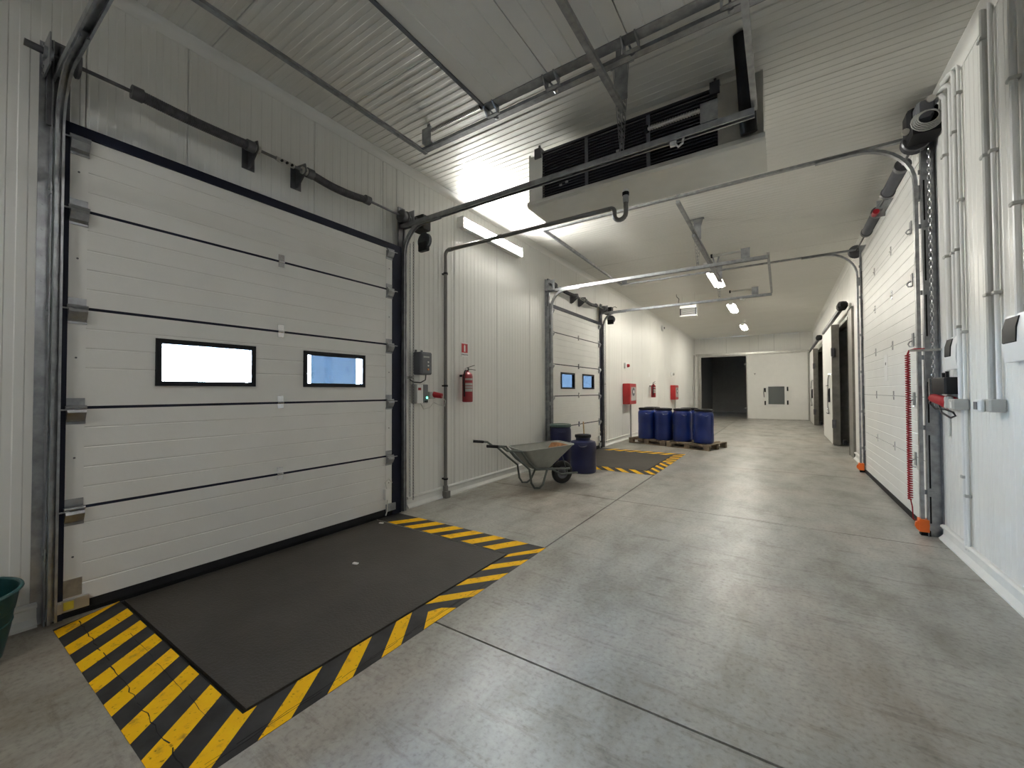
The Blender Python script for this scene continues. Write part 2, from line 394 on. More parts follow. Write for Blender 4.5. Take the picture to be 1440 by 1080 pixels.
plinth('baseboard_left', XL, 1, [(YB, 0.5), (3.46, 4.07), (4.14, 0.5 + DYB), (3.46 + DYB, YE)])
plinth('baseboard_right', XR, -1, [(YB, -0.75), (3.02, 5.52), (9.35, 11.0), (14.3, 17.4), (21.5, YE)])

# ------------------------------------------------------------------ sectional doors
def sect_panel(mb, y0, y1, z0, z1, x, sg, th=0.04, groove=0.128, zb=None):
    """horizontal-grooved door section with its face at x looking along sg"""
    zb = z0 if zb is None else zb
    prof = [(x, z0)]
    k = zb + groove
    while k < z1 - 0.02:
        if k > z0 + 0.01: prof += [(x, k - .006), (x - sg * .0035, k - .002), (x - sg * .0035, k + .002), (x, k + .006)]
        k += groove
    prof += [(x, z1), (x - sg * th, z1), (x - sg * th, z0)]
    mb.extr([(a, y0, z) for a, z in prof], (0, y1 - y0, 0))
def mid_hinge(mb, x, sg, y, z):
    mb.box(min(x, x + sg * .006), max(x, x + sg * .006), y - .026, y + .026, z + .006, z + .062)
    mb.box(min(x, x + sg * .006), max(x, x + sg * .006), y - .026, y + .026, z - .05, z - .008)
    mb.cyl((x + sg * .009, y - .026, z), (x + sg * .009, y + .026, z), .009, 8)
def leaf(root, x, sg, y0, y1, zs, hinges_y, win=None, capw=0.085, pane_kinds=None, gap=.0095):
    for i, (a, b_) in enumerate(zip(zs, zs[1:])):
        m = MB(); z0, z1 = a + gap, b_ - gap
        if win and i == win[0]:
            w0, w1 = win[1]; ys = [y0] + [q for w in win[2] for q in w] + [y1]
            sect_panel(m, y0, y1, z0, w0, x, sg, zb=a); sect_panel(m, y0, y1, w1, z1, x, sg, zb=a)
            for k in range(0, len(ys), 2): sect_panel(m, ys[k], ys[k + 1], w0, w1, x, sg, zb=a)
        else: sect_panel(m, y0, y1, z0, z1, x, sg, zb=a)
        p = m.build('door_panel', 'door_white', root, flat=True)
        for (c0, c1) in ((y0 - .002, y0 + capw), (y1 - capw, y1 + .002)):
            c = MB().box(min(x, x + sg * .004), max(x, x + sg * .004), c0, c1, z0, z1)
            o = c.build('end_cap', 'cap_white', p, flat=True)
            s_ = MB(); s_.cyl((x + sg * .003, (c0 + c1) / 2, (z0 + z1) / 2), (x + sg * .007, (c0 + c1) / 2, (z0 + z1) / 2), .006, 8); s_.build('screw', 'dark_steel', p)
    for i, z in enumerate(zs[1:-1]):
        m = MB(); m.box(min(x - sg * .03, x - sg * .0015), max(x - sg * .03, x - sg * .0015), y0, y1, z - .012, z + .012); m.build('section_seal', 'navy_seal', root, flat=True)
        for hy in hinges_y:
            h = MB(); mid_hinge(h, x, sg, hy, z); h.build('hinge', 'chrome', root, flat=True)
    if win:
        for k, (w0y, w1y) in enumerate(win[2]):
            z0, z1 = win[1]; fx0, fx1 = sorted((x - sg * .045, x + sg * .014)); fr = MB(); t_ = .036
            fr.box(fx0, fx1, w0y, w1y, z0, z0 + t_); fr.box(fx0, fx1, w0y, w1y, z1 - t_, z1); fr.box(fx0, fx1, w0y, w0y + t_, z0 + t_, z1 - t_); fr.box(fx0, fx1, w1y - t_, w1y, z0 + t_, z1 - t_)
            f = fr.build('window_frame', 'black_plastic', root, flat=True)
            px = x - sg * .012; wet = pane_kinds[k] == 'pane_wet'
            MB().box(px - .002, px + .002, w0y + t_ - .004, w1y - t_ + .004, z0 + t_ - .004, z1 - t_ + .004).build('pane', 'pane_clear', f, flat=True)
            if wet: MB().box(px - .007, px - .004, w0y + t_ + .048, w1y - t_ - .055, z0 + t_ - .004, z1 - t_ + .004).build('fogged_pane', 'pane_wet', f, flat=True)  # fogging whose dark tint also holds back the sky's brightness

ZS = [0.07, 0.685, 1.325, 1.968, 2.605, 3.09]
XD = -3.775                                             # face of the dock door leaf
def side_hinge(mb, y, z, in_sg):
    """galvanised end hinge with roller carrier; in_sg points towards the door middle"""
    a, b_ = sorted((y, y + in_sg * .085))
    mb.box(XD + .004, XD + .008, a, b_, z + .012, z + .062)
    mb.extr([(XD + .006, a, z - .008), (XD + .05, a, z - .012), (XD + .055, a, z - .03), (XD + .03, a, z - .075), (XD + .008, a, z - .09), (XD + .006, a, z - .09)], (0, b_ - a, 0))
    mb.box(XD + .004, XD + .009, a - .004, b_ + .004, z - .105, z - .08)
    mb.cyl((XD + .03, a - .005, z + .002), (XD + .03, b_ + .005, z + .002), .012, 8)
    mb.cyl((XD + .035, y + in_sg * .02, z - .012), (XD + .035, y - in_sg * .055, z - .012), .0055, 8)
YD0, YD1 = 0.600, 3.185
door = thing('door_1', 'white sectional dock door nearest the viewer, windows glowing with daylight', 'door', (XD, 1.89, 0), 'dock doors on the left wall')
leaf(door, XD, 1, YD0, YD1, ZS, [1.924], win=(2, (1.470, 1.815), [(1.04, 1.712), (2.135, 2.817)]), pane_kinds=['pane_clear', 'pane_wet'])
for z in ZS[1:-1]:
    for y, sgn in ((YD0, 1), (YD1, -1)):
        m = MB(); side_hinge(m, y, z, sgn); m.build('side_hinge', 'galvanised', door, flat=True)
for y, sgn in ((YD0, 1), (YD1, -1)):
    m = MB(); side_hinge(m, y, ZS[-1] - .03, sgn); m.build('side_hinge', 'galvanised', door, flat=True)
MB().box(XD - .04, XD + .012, YD0 - .02, YD1 + .01, 3.082, 3.15).build('top_seal', 'navy_seal', door, flat=True)
MB().extr([(XD - .04, YD0, .084), (XD + .004, YD0, .084), (XD + .008, YD0, .03), (XD - .004, YD0, -.004), (XD - .04, YD0, -.004)], (0, YD1 - YD0, 0)).build('bottom_seal', 'rubber', door, flat=True)
m = MB(); m.box(XD + .004, XD + .008, YD0, YD0 + .085, .13, .24); m.build('corner_plate', 'galvanised', door, flat=True)
m = MB(); m.box(XD + .006, XD + .03, YD0 - .045, YD0 + .115, .05, .12); m.box(XD + .03, XD + .05, YD0 - .045, YD0 - .01, .055, .115); m.cyl((XD + .03, YD0 - .03, .08), (XD + .06, YD0 - .03, .08), .008, 8); m.build('bottom_bracket', 'stainless', door, flat=True)
m = MB(); m.box(XD + .030, XD + .034, YD0, YD0 + .045, .062, .112); m.build('warning_label', 'brass_yellow', door, flat=True)
m = MB(); m.box(XD + .006, XD + .03, YD1 - .085, YD1 + .04, .06, .14); m.build('bottom_bracket', 'galvanised', door, flat=True)
m = MB(); m.cbox(XD + .006, XD + .05, YD1 - .12, YD1 - .05, .20, .32); m.build('junction_box', 'white_plastic', door)
m = MB(); m.tube([(XD + .03, YD1 - .09, .32), (XD + .04, YD1 - .12, .40), (XD + .04, YD1 - .07, .43), (XD + .035, YD1 - .02, .38)], .005, 6); m.tube([(XD + .03, YD1 - .08, .2), (XD + .05, YD1 - .1, .08), (XD + .05, YD1 - .12, .03)], .006, 6); m.build('cable', 'cable_white', door)

def c_rail(w=.05, d=.028, t=.0045, lip=.012):
    """rolled C-shaped roller track section"""
    return [(-w / 2, 0), (w / 2, 0), (w / 2, d), (w / 2 - lip, d), (w / 2 - lip, d - t), (w / 2 - t, d - t), (w / 2 - t, t), (-w / 2 + t, t), (-w / 2 + t, d - t), (-w / 2 + lip, d - t), (-w / 2 + lip, d), (-w / 2, d)]
def track_path(xv, zc, r, y, xe, sg, z0=0.02):
    """vertical at xv, quarter bend, then horizontal at zc to xe; sg = direction of the horizontal part"""
    p = [(xv, y, z0), (xv, y, zc - r)]
    c = Vector((xv + sg * r, y, zc - r))
    p += [tuple(c + Vector((-sg * r * math.cos(R(a)), 0, r * math.sin(R(a))))) for a in range(10, 91, 10)]
    p += [(xe, y, zc)]
    return p
ZR = 3.405
trk = thing('door_track', 'galvanised roller track of the nearest dock door, reaching under the ceiling', 'door track', (XL, 1.93, 0), 'dock door tracks')
XV = XD + 0.035
for y, sd in ((YD0 - .052, 1), (YD1 + .145, -1)):
    m = MB(); m.sweep(track_path(XV, ZR - .012, .34, y, XV + .60, 1), c_rail(.040, .040), (0, 1, 0)); m.build('bent_rail', 'galvanised', trk)
    m = MB(); m.sweep([(XV - .045, y, ZR + .01), (-.13, y, ZR + .01)], c_rail(.056, .048), (0, 1, 0)); m.build('rail', 'galvanised', trk)
    m = MB()                                              # slotted wall angle
    m.box(XL, XL + .075, y - .028 if sd > 0 else y + .022, y - .022 if sd > 0 else y + .028, 0, 3.62)
    m.box(XL, XL + .006, *( (y - .075, y - .022) if sd > 0 else (y + .022, y + .075) ), 0, 3.62)
    for z in [0.2 + .16 * k for k in range(22)]: m.cyl((XL + .004, y - sd * .05, z), (XL + .009, y - sd * .05, z), .008, 6)
    m.build('wall_angle', 'galvanised', trk)
    q0, q1 = sorted((y + sd * .012, y + sd * (.053 if sd > 0 else .14)))
    MB().box(XL + .01, XD + .012, q0, q1, 0.0, 3.15).build('side_seal', 'navy_seal', trk, flat=True)
    m = MB(); m.box(XV - .05, XV - .03, y - .05, y + .05, ZR - .32, ZR + .22); m.build('head_plate', 'dark_steel', trk, flat=True)
    for z in (0.4, 1.15, 1.9, 2.65):
        m = MB(); m.box(XL + .006, XV + .01, y - sd * .03 - .003, y - sd * .03 + .003, z, z + .07); m.cyl((XV - .02, y - sd * .038, z + .035), (XV - .02, y - sd * .02, z + .035), .012, 6); m.build('bracket', 'galvanised', trk, flat=True)
m = MB(); m.bar((-.13, YD0 - .07, ZR + .03), (-.13, YD1 + .17, ZR + .03), .035, .035); m.build('end_bar', 'galvanised', trk, flat=True)
m = MB(); m.bar((-1.085, 0.2, 3.80), (-1.085, YD1 + .19, 3.80), .045, .04); m.build('cross_bar', 'galvanised', trk, flat=True)
for y in (YD0 - .045, YD1 + .145):
    m = MB()
    for dx in (-.06, .05):
        n_ = 14; p = Vector((-1.085 + dx, y, ZC)); q = Vector((-1.085, y, ZR + .02)); d = (q - p) / (n_ * 2)
        for side in (-1, 1): m.bar(p + Vector((side * .014, 0, 0)), q + Vector((side * .014, 0, 0)), .008, .004, (1, 0, 0))
        for k in range(n_ * 2):
            if k % 2 == 0: m.bar(p + d * k, p + d * (k + 1), .028, .004, (1, 0, 0))
    m.box(-1.085 - .1, -1.085 + .1, y - .03, y + .03, ZC - .012, ZC - .002); m.box(-1.085 - .05, -1.085 + .06, y - .03, y - .024, ZC - .34, ZC - .02)
    m.build('hanger', 'galvanised', trk, flat=True)
def bumper(root, x, y, z, sg, L=.40):
    m = MB(); m.box(x - .055, x + .055, y - .02, y + .02, z + .02, z + .035); m.box(x - .06, x + .06, y - .022, y - .018, z + .02, z + .17); m.box(x - .06, x + .06, y - .022, y + .03, z + .165, z + .17); bb_ = m.build('bumper_bracket', 'galvanised', root, flat=True)
    m = MB(); m.cyl((x + sg * .05, y, z + .135), (x + sg * (L + .05), y, z + .135), .014, 10)
    k = 0.0
    while k < L:
        m.cyl((x + sg * (.05 + k), y, z + .135), (x + sg * (.06 + k), y, z + .135), .019, 10); k += .02
    m.build('bumper_spring', 'stainless', bb_)
    m = MB(); m.cyl((x + sg * (L + .05), y, z + .135), (x + sg * (L + .075), y, z + .135), .03, 12); m.build('bumper_cap', 'rubber', bb_)
for y in (YD0 - .045, YD1 + .145): bumper(trk, -.42, y, ZR, -1)
m = MB(); m.tube([(-.66, YD1 + .145, ZR), (-.66, YD1 + .145, ZR - .06), (-.64, YD1 + .145, ZR - .09), (-.61, YD1 + .145, ZR - .07), (-.60, YD1 + .145, ZR - .02)], .009, 6); m.box(-.7, -.66, YD1 + .13, YD1 + .16, ZR - .07, ZR); m.build('cable_hook', 'white_plastic', trk)

XS, ZSH = -3.69, 3.485
shaft = thing('spring_shaft', 'dark torsion spring shaft above the nearest dock door', 'spring shaft', (XS, 1.9, ZSH), 'torsion spring shafts over the dock doors')
MB().cyl((XS, .46, ZSH), (XS, 3.45, ZSH), .0125, 10).build('shaft', 'dark_steel', shaft); MB().cyl((XS, .395, ZSH + .005), (XS, .50, ZSH), .021, 12).build('shaft_end', 'dark_steel', shaft)
def spring(root, y0, y1, sag=0.0):
    m = MB(); n_ = int((y1 - y0) / .012)
    pts = lambda k: (XS, y0 + (y1 - y0) * k / n_, ZSH - sag * math.sin(math.pi * k / n_))
    prof = []
    for k in range(n_ * 2 + 1):
        y = y0 + (y1 - y0) * k / (n_ * 2); s_ = sag * math.sin(math.pi * k / (n_ * 2)); prof.append((y, s_, 0.0355 if k % 2 else .038))
    rings = [[(XS + math.cos(2 * math.pi * i / 14) * r, y, ZSH - s_ + math.sin(2 * math.pi * i / 14) * r) for i in range(14)] for y, s_, r in prof]
    m.loft(rings); sp_ = m.build('spring', 'spring_steel', root)
    for y in (y0, y1):
        m = MB(); m.cyl((XS, y - .03, ZSH), (XS, y + .03, ZSH), .046, 14); m.build('spring_plug', 'dark_steel', sp_)
spring(shaft, .90, 1.62, .012); spring(shaft, 2.14, 2.78, .03)
for y in (1.665, 2.08):
    m = MB(); m.extr([(XL, y - .004, ZSH - .13), (XL + .05, y - .004, ZSH - .13), (XS + .05, y - .004, ZSH - .02), (XS + .03, y - .004, ZSH + .06), (XL, y - .004, ZSH + .08)], (0, .008, 0)); m.box(XL, XL + .006, y - .05, y + .05, ZSH - .14, ZSH + .09); m.build('bearing_plate', 'dark_steel', shaft, flat=True)
    m = MB(); m.cyl((XS, y - .02, ZSH), (XS, y + .03, ZSH), .033, 14); m.build('bearing', 'stainless', shaft)
m = MB(); m.box(XS + .006, XS + .014, 1.84, 1.98, ZSH - .03, ZSH + .012); m.cyl((XS, 1.83, ZSH), (XS, 1.99, ZSH), .02, 10); m.build('coupler', 'stainless', shaft)
for k in range(3): MB().cyl((XS + .012, 1.87 + .045 * k, ZSH - .01), (XS + .03, 1.87 + .045 * k, ZSH - .01), .011, 8).build('bolt', 'black_plastic', shaft)
for y in (YD0 - .02, YD1 + .10):
    m = MB(); m.lathe([(.02, -.045), (.07, -.045), (.075, -.03), (.06, -.02), (.06, .02), (.075, .03), (.07, .045), (.02, .045)], (XS, y, ZSH), 20, (0, 1, 0)); m.build('cable_drum', 'dark_steel', shaft)
for y in (.49, 3.39):
    m = MB(); m.box(XL, XS + .07, y - .004, y + .004, ZSH - .10, ZSH + .10); m.cyl((XS, y - .02, ZSH), (XS, y + .02, ZSH), .035, 12)
    for k in range(5): m.cyl((XL + .05, y - .012, ZSH - .09 + .045 * k), (XL + .05, y + .012, ZSH - .09 + .045 * k), .009, 6)
    m.build('end_plate', 'galvanised', shaft)
def chain(mb, x, y, z0, z1, s=.034, w=.008, r=.0026):
    z = z0; k = 0
    while z < z1:
        e = Vector((1, 0, 0)) if k % 2 else Vector((0, 1, 0)); c = Vector((x, y, z + s / 2))
        pts = [c + e * w * math.cos(a) + Vector((0, 0, 1)) * (s * .62) * math.sin(a) for a in [i * math.pi / 4 for i in range(8)]]
        mb.tube(pts, r, 4, close=True); z += s; k += 1
hoist = thing('chain_hoist', 'black drive unit and hand chain right of the nearest dock door', 'door drive', (XS, 3.45, ZSH), 'hand chain door drives')
m = MB(); m.cyl((XS + .02, 3.40, ZSH - .02), (XS + .02, 3.47, ZSH - .02), .065, 18); m.build('gear_cover', 'black_plastic', hoist)
m = MB(); m.cbox(XS - .06, XS + .14, 3.46, 3.60, ZSH - .10, ZSH + .07, .012); m.build('gearbox', 'black_plastic', hoist)
m = MB(); m.lathe([(.02, -.02), (.10, -.02), (.085, 0), (.10, .02), (.02, .02)], (XS + .11, 3.52, ZSH - .24), 20, (0, 1, 0)); m.build('chain_wheel', 'dark_steel', hoist)
m = MB(); m.cbox(XS + .02, XS + .17, 3.49, 3.55, ZSH - .36, ZSH - .25, .01); m.build('chain_guide', 'black_plastic', hoist); MB().tube([(XS + .13, 3.53, ZSH + .06), (XS + .2, 3.56, ZSH + .08), (XS + .24, 3.57, ZSH + .05)], .006, 6).build('antenna', 'black_plastic', hoist)
m = MB(); chain(m, -3.72, 3.47, .12, ZSH - .25); m.build('chain_strand', 'dark_steel', hoist)
m = MB(); chain(m, -3.80, 3.49, .12, ZSH - .25); m.build('chain_strand', 'galvanised', hoist)
m = MB(); m.tube([(XL + .01, 3.49, 1.60), (XL + .08, 3.47, 1.60), (XL + .13, 3.44, 1.60)], .009, 6); m.box(XL, XL + .012, 3.45, 3.56, 1.58, 1.615); m.build('chain_holder', 'grey_plastic', hoist)

for o_, l_ in ((door, 'white sectional dock door farther down the left wall, behind the wheelbarrow'), (trk, 'galvanised roller track of the farther dock door, under the ceiling lamps'),
               (shaft, 'dark torsion spring shaft above the farther dock door'), (hoist, 'black drive unit and hand chain at the farther dock door')):
    d2 = dup(o_, None, (0, DYB, 0), l_)
    if o_ is door:
        d2.name = 'door_2'
        for ch in d2.children:
            if ch.name.startswith('window_frame'):
                for p in ch.children:
                    if p.name.startswith('pane'): p.data = p.data.copy(); p.data.materials[0] = MAT['pane_wet']
                    else: bpy.data.objects.remove(p)

# ------------------------------------------------------------------ dock levellers and hazard borders
def leveller(off, label):
    t_ = thing('dock_leveller', label, 'dock leveller', (-2.9, 1.93 + off, 0), 'dock leveller plates set in the floor')
    MB().box(-3.775, -2.022, .892 + off, 2.968 + off, -.03, -.001).build('plate', 'leveller_plate', t_, flat=True)
    m = MB(); m.box(-2.022, -2.006, .876 + off, 2.98 + off, -.12, -.012); m.box(-3.79, -2.006, .872 + off, .884 + off, -.12, -.012); m.box(-3.79, -2.006, 2.972 + off, 2.982 + off, -.12, -.012); m.build('pit_frame', 'rubber', t_, flat=True)
    m = MB(); m.box(-3.95, -3.775, .87 + off, 2.985 + off, -.08, -.0015); m.build('lip', 'dark_steel', t_, flat=True)
leveller(0, 'dark chequered steel plate in front of the nearest dock door'); leveller(DYB, 'dark chequered steel plate in front of the farther dock door')
def border(off, label):
    t_ = thing('floor_marking', label, 'floor marking', (-2.0, 1.93 + off, 0), 'hazard borders round the dock levellers')
    za, zb_ = 0.0003, 0.0016; zc_ = 0.0026
    MB().poly([(-3.66, .545 + off), (-1.797, .545 + off), (-1.797, 3.277 + off), (-3.79, 3.277 + off), (-3.79, 2.986 + off), (-1.999, 2.986 + off), (-1.999, .867 + off), (-3.78, .867 + off)], za, zb_).build('black_base', 'paint_black', t_, flat=True)
    def y_(pts): MB().poly([(x, y + off) for x, y in pts], zb_, zc_).build('yellow_stripe', 'paint_yellow', t_, flat=True)
    w_, sh = .122, -.255
    for k in range(-1, 6):
        x0 = -3.354 + .2555 * k
        if k == -1: y_([(-3.63, .545), (-3.507, .545), (-3.77, .867), (-3.78, .867), (-3.70, .68)])
        else: y_([(x0, .545), (x0 + w_, .545), (x0 + w_ + sh, .867), (x0 + sh, .867)])
    y_([(-1.865, .545 + .06), (-1.797, .62), (-1.797, .655), (-1.999, .925), (-1.999, .867), (-2.06, .867)])
    for a in (.836, 1.142, 1.452): y_([(-1.797, a), (-1.797, a + .135), (-1.999, a + .405), (-1.999, a + .276)])
    y_([(-1.797, 1.762), (-1.797, 2.053), (-1.877, 2.0), (-1.918, 1.918)])
    for k in range(4):
        a = 1.975 + .306 * k
        y_([(-1.999, a), (-1.797, min(a + .255, 3.277)), (-1.797, min(a + .385, 3.277)), (-1.999, min(a + .13, 2.98))])
    for k in range(6):
        x0 = -3.60 + .2605 * k; y_([(x0, 2.986), (x0 + .135, 2.986), (x0 + .315, 3.277), (x0 + .18, 3.277)])
    m = MB(); rnd = random.Random(3)
    def crack(p, q, n_, j, w0):
        pts = [(p[0] + (q[0] - p[0]) * i / n_ + rnd.uniform(-j, j), p[1] + (q[1] - p[1]) * i / n_ + rnd.uniform(-j, j)) for i in range(n_ + 1)]
        for a, b_ in zip(pts, pts[1:]):
            if rnd.random() < .2: continue
            d = Vector((b_[0] - a[0], b_[1] - a[1], 0)).normalized(); s_ = Vector((-d.y, d.x, 0)) * rnd.uniform(.35, 1.0) * w0
            m.poly([(a[0] - s_.x, a[1] - s_.y + off), (b_[0] - s_.x, b_[1] - s_.y + off), (b_[0] + s_.x, b_[1] + s_.y + off), (a[0] + s_.x, a[1] + s_.y + off)], zb_, zc_ + .0004)
    crack((-3.66, .655), (-1.85, .625), 46, .006, .0028); crack((-3.5, .79), (-2.1, .775), 30, .004, .0012); crack((-1.835, .62), (-1.835, 3.2), 50, .004, .0016); crack((-1.85, .62), (-1.845, 2.2), 30, .004, .0014)
    m.build('paint_cracks', 'rubber', t_, flat=True)['kind'] = 'stuff'
border(0, 'black and yellow hazard stripes framing the nearest dock leveller'); border(DYB, 'black and yellow hazard stripes framing the farther dock leveller')

# ------------------------------------------------------------------ tall sectional door on the right wall (closed) and the raised one
ZS2 = [0.06, 0.706, 1.349, 1.985, 2.63, 3.2, 3.74]
XD2 = 1.205; Y20, Y21 = 5.66, 9.20
d2 = thing('door_3', 'tall plain white sectional door on the right wall, closed', 'door', (XD2, 7.4, 0))
leaf(d2, XD2, -1, Y20, Y21, ZS2, [7.02, 8.12], capw=.05, gap=.0022)
MB().box(XD2 - .012, XD2 + .04, Y20, Y21, .002, .062).build('bottom_seal', 'rubber', d2, flat=True)
MB().box(XD2 - .008, XD2 + .04, Y20, Y21, 3.735, 3.80).build('top_seal', 'cap_white', d2, flat=True)
MB().box(XD2 - .002, XD2, 7.36, 7.56, 1.55, 1.90).build('paper_notice', 'sign_white', d2, flat=True)
MB().box(XD2 - .004, XD2 - .002, 7.45, 7.49, 1.765, 1.80).build('notice_print', 'grey_box', d2, flat=True)
for z in ZS2[1:-1]:
    m = MB(); y = Y20 + .40
    m.tube([(XD2 - .005, y, z - .03), (XD2 - .03, y, z - .04), (XD2 - .05, y - .03, z - .07), (XD2 - .045, y - .07, z - .10), (XD2 - .02, y - .09, z - .10)], .007, 6); m.box(XD2 - .01, XD2 - .004, y - .04, y + .03, z - .09, z + .05); m.build('side_hinge', 'galvanised', d2)
t2 = thing('door_track', 'galvanised track and posts of the tall door on the right wall', 'door track', (XR, 7.4, 0))
YN, YF, ZR2, XE = 5.585, 9.27, 3.93, -3.06
for y, sg in ((YN, -1), (YF, 1)):
    XV2 = 1.132; ZR2 = 3.93 if y == YN else 3.872
    m = MB(); m.sweep(track_path(XV2, ZR2 - .015, .44, y, 0.35, -1, .16), c_rail(), (0, 1, 0)); m.build('bent_rail', 'galvanised', t2)
    m = MB(); m.sweep([(XV2 + .03, y, ZR2), (XE, y, ZR2)], c_rail(), (0, 1, 0)); m.build('rail', 'galvanised', t2)
    m = MB(); a, b_ = sorted((y - .003, y + sg * .05))
    m.box(1.178, XR, y - .004, y + .004, 0, ZR2 + .08); m.box(1.178, 1.184, a, b_, 0, ZR2 + .08); m.box(XR - .006, XR, a, b_, 0, ZR2 + .08); m.build('post', 'galvanised', t2, flat=True)
    for z0, z1 in ((.12, .38), (.46, .98), (1.1, 1.5), (1.95, 2.4), (2.5, 3.0), (3.1, 3.5)): MB().box(1.20, 1.212, y - .0065, y + .0065, z0, z1).build('post_slot', 'black_plastic', t2, flat=True)
    for z in (.40, 1.03, 1.72, 2.36, 3.02, 3.56):
        m = MB(); m.box(1.165, 1.275, y - .012, y - .004, z, z + .045)
        for xx in (1.22, 1.245, 1.262): m.cyl((xx, y - .017, z + .022), (xx, y - .01, z + .022), .008, 6)
        m.build('bracket', 'galvanised', t2, flat=True)
    m = MB(); m.cyl((1.135, y - .05, .10), (1.135, y + .02, .10), .055, 10, .042); m.obox((1.15, y - .01, .10), (.035, 0, 0), (0, .045, 0), (0, 0, .06)); m.build('foot_guard', 'orange_plastic', t2)
    m = MB(); m.box(1.13, 1.20, y - .03, y + .04, 0, .05); m.build('foot_pad', 'rubber', t2, flat=True)
    m = MB(); m.box(1.15, 1.19, y - .02, y + .05, ZR2 - .62, ZR2 - .48); m.build('bend_plate', 'galvanised', t2, flat=True)
ZR2 = 3.93
m = MB(); m.bar((XE, YN - .03, ZR2 + .015), (XE, YF + .03, ZR2 - .04), .04, .04); m.build('end_bar', 'galvanised', t2, flat=True)
m = MB(); m.bar((-1.08, YN - .05, 3.86), (-1.08, 10.2, 3.86), .045, .04); m.build('cross_bar', 'galvanised', t2, flat=True)
for y in (YN, 7.10, YF):
    m = MB()
    for s_ in (-.06, .06): m.bar((-1.08 + s_, y, ZC), (-1.08, y, ZR2 + .01), .03, .005, (0, 1, 0))
    m.box(-1.14, -1.02, y - .02, y + .02, ZC - .01, ZC - .002); m.build('hanger', 'galvanised', t2, flat=True)
for y in (YN, YF): bumper(t2, XE + .08, y, ZR2 if y == YN else 3.872, 1, .5)
XS2, ZS3 = 1.14, 3.87
s2 = thing('spring_shaft', 'spring shaft with grey springs over the tall right-hand door', 'spring shaft', (XS2, 7.4, ZS3))
MB().cyl((XS2, 5.4, ZS3), (XS2, 9.45, ZS3), .0127, 10).build('shaft', 'dark_steel', s2)
for a, b_ in ((6.05, 6.75), (7.45, 8.25)):
    m = MB(); n_ = 50; m.loft([[(XS2 + math.cos(2 * math.pi * i / 14) * r, a + (b_ - a) * k / n_, ZS3 + math.sin(2 * math.pi * i / 14) * r) for i in range(14)] for k in range(n_ + 1) for r in [.058 if k % 2 else .064]]); m.build('spring', 'grey_box', s2)
    MB().cyl((XS2, a - .05, ZS3), (XS2, a + .02, ZS3), .072, 14).build('spring_plug', 'dark_steel', s2); MB().cyl((XS2, b_ - .02, ZS3), (XS2, b_ + .05, ZS3), .072, 14).build('spring_plug', 'dark_steel', s2)
m = MB(); m.box(XS2 - .03, XR, 7.26, 7.27, ZS3 - .12, ZS3 + .1); m.cyl((XS2, 7.2, ZS3), (XS2, 7.33, ZS3), .04, 12); m.build('bearing_plate', 'galvanised', s2)
MB().cyl((XS2 - .05, 7.16, ZS3 - .07), (XS2 - .05, 7.28, ZS3 - .07), .035, 10).build('red_coupling', 'red_plastic', s2)
for y in (5.52, 9.33):
    m = MB(); m.lathe([(.02, -.05), (.10, -.05), (.11, -.035), (.085, -.02), (.085, .02), (.11, .035), (.10, .05), (.02, .05)], (XS2, y, ZS3), 20, (0, 1, 0)); m.build('cable_drum', 'dark_steel', s2)
mo = thing('door_motor', 'black door motor with coiled grey cable at the ceiling corner', 'door motor', (1.15, 5.4, 3.9))
m = MB(); m.cbox(1.045, 1.27, 5.32, 5.52, 3.88, 4.12, .03); m.build('housing', 'black_plastic', mo)
m = MB(); m.cbox(1.08, 1.20, 5.16, 5.31, 3.92, 4.08, .02); m.build('gear_housing', 'grey_box', mo)
MB().cyl((1.17, 5.13, 4.06), (1.17, 5.20, 4.09), .03, 10).build('knob', 'stainless', mo); MB().cyl((1.02, 5.24, 3.87), (1.02, 5.27, 3.87), .028, 10).build('knob', 'stainless', mo)
m = MB()
for k in range(5): m.tube([(1.15 + (.070 + .009 * k) * math.cos(a), 5.13 + .014 * k, 3.90 + (.058 + .009 * k) * math.sin(a)) for a in [i * math.pi / 9 for i in range(18)]], .0050, 6, close=True)
m.tube([(1.22, 5.13, 3.94), (1.23, 5.16, 4.05), (1.24, 5.2, 4.12), (1.27, 5.2, 4.16)], .007, 6); m.build('coiled_cable', 'grey_plastic', mo)
m = MB(); m.box(1.06, 1.26, 5.20, 5.44, 3.80, 3.88); m.build('base', 'black_plastic', mo, flat=True)
m = MB(); chain(m, 1.235, 5.54, 1.25, 3.78, .042, .011, .0036); m.build('hand_chain', 'chrome', mo)
cc = thing('coiled_cord', 'red coiled cord hanging on a metal arm at the tall door', 'cord', (1.05, 5.5, 1.8))
m = MB(); N = 760; m.tube([(1.047 + .016 * math.cos(i * .52), 5.5 + .016 * math.sin(i * .52), 1.77 - 1.42 * i / N) for i in range(N)], .0066, 5); m.tube([(1.047, 5.5, .36), (1.06, 5.5, .28), (1.07, 5.53, .16), (1.19, 5.68, .08)], .005, 6); m.tube([(1.047, 5.5, 1.77), (1.06, 5.5, 1.81), (1.1, 5.5, 1.822), (1.17, 5.5, 1.822)], .008, 6); m.build('cord', 'red_plastic', cc)
m = MB(); m.bar((1.06, 5.5, 1.808), (1.285, 5.5, 1.808), .025, .02); m.build('arm', 'stainless', cc, flat=True)

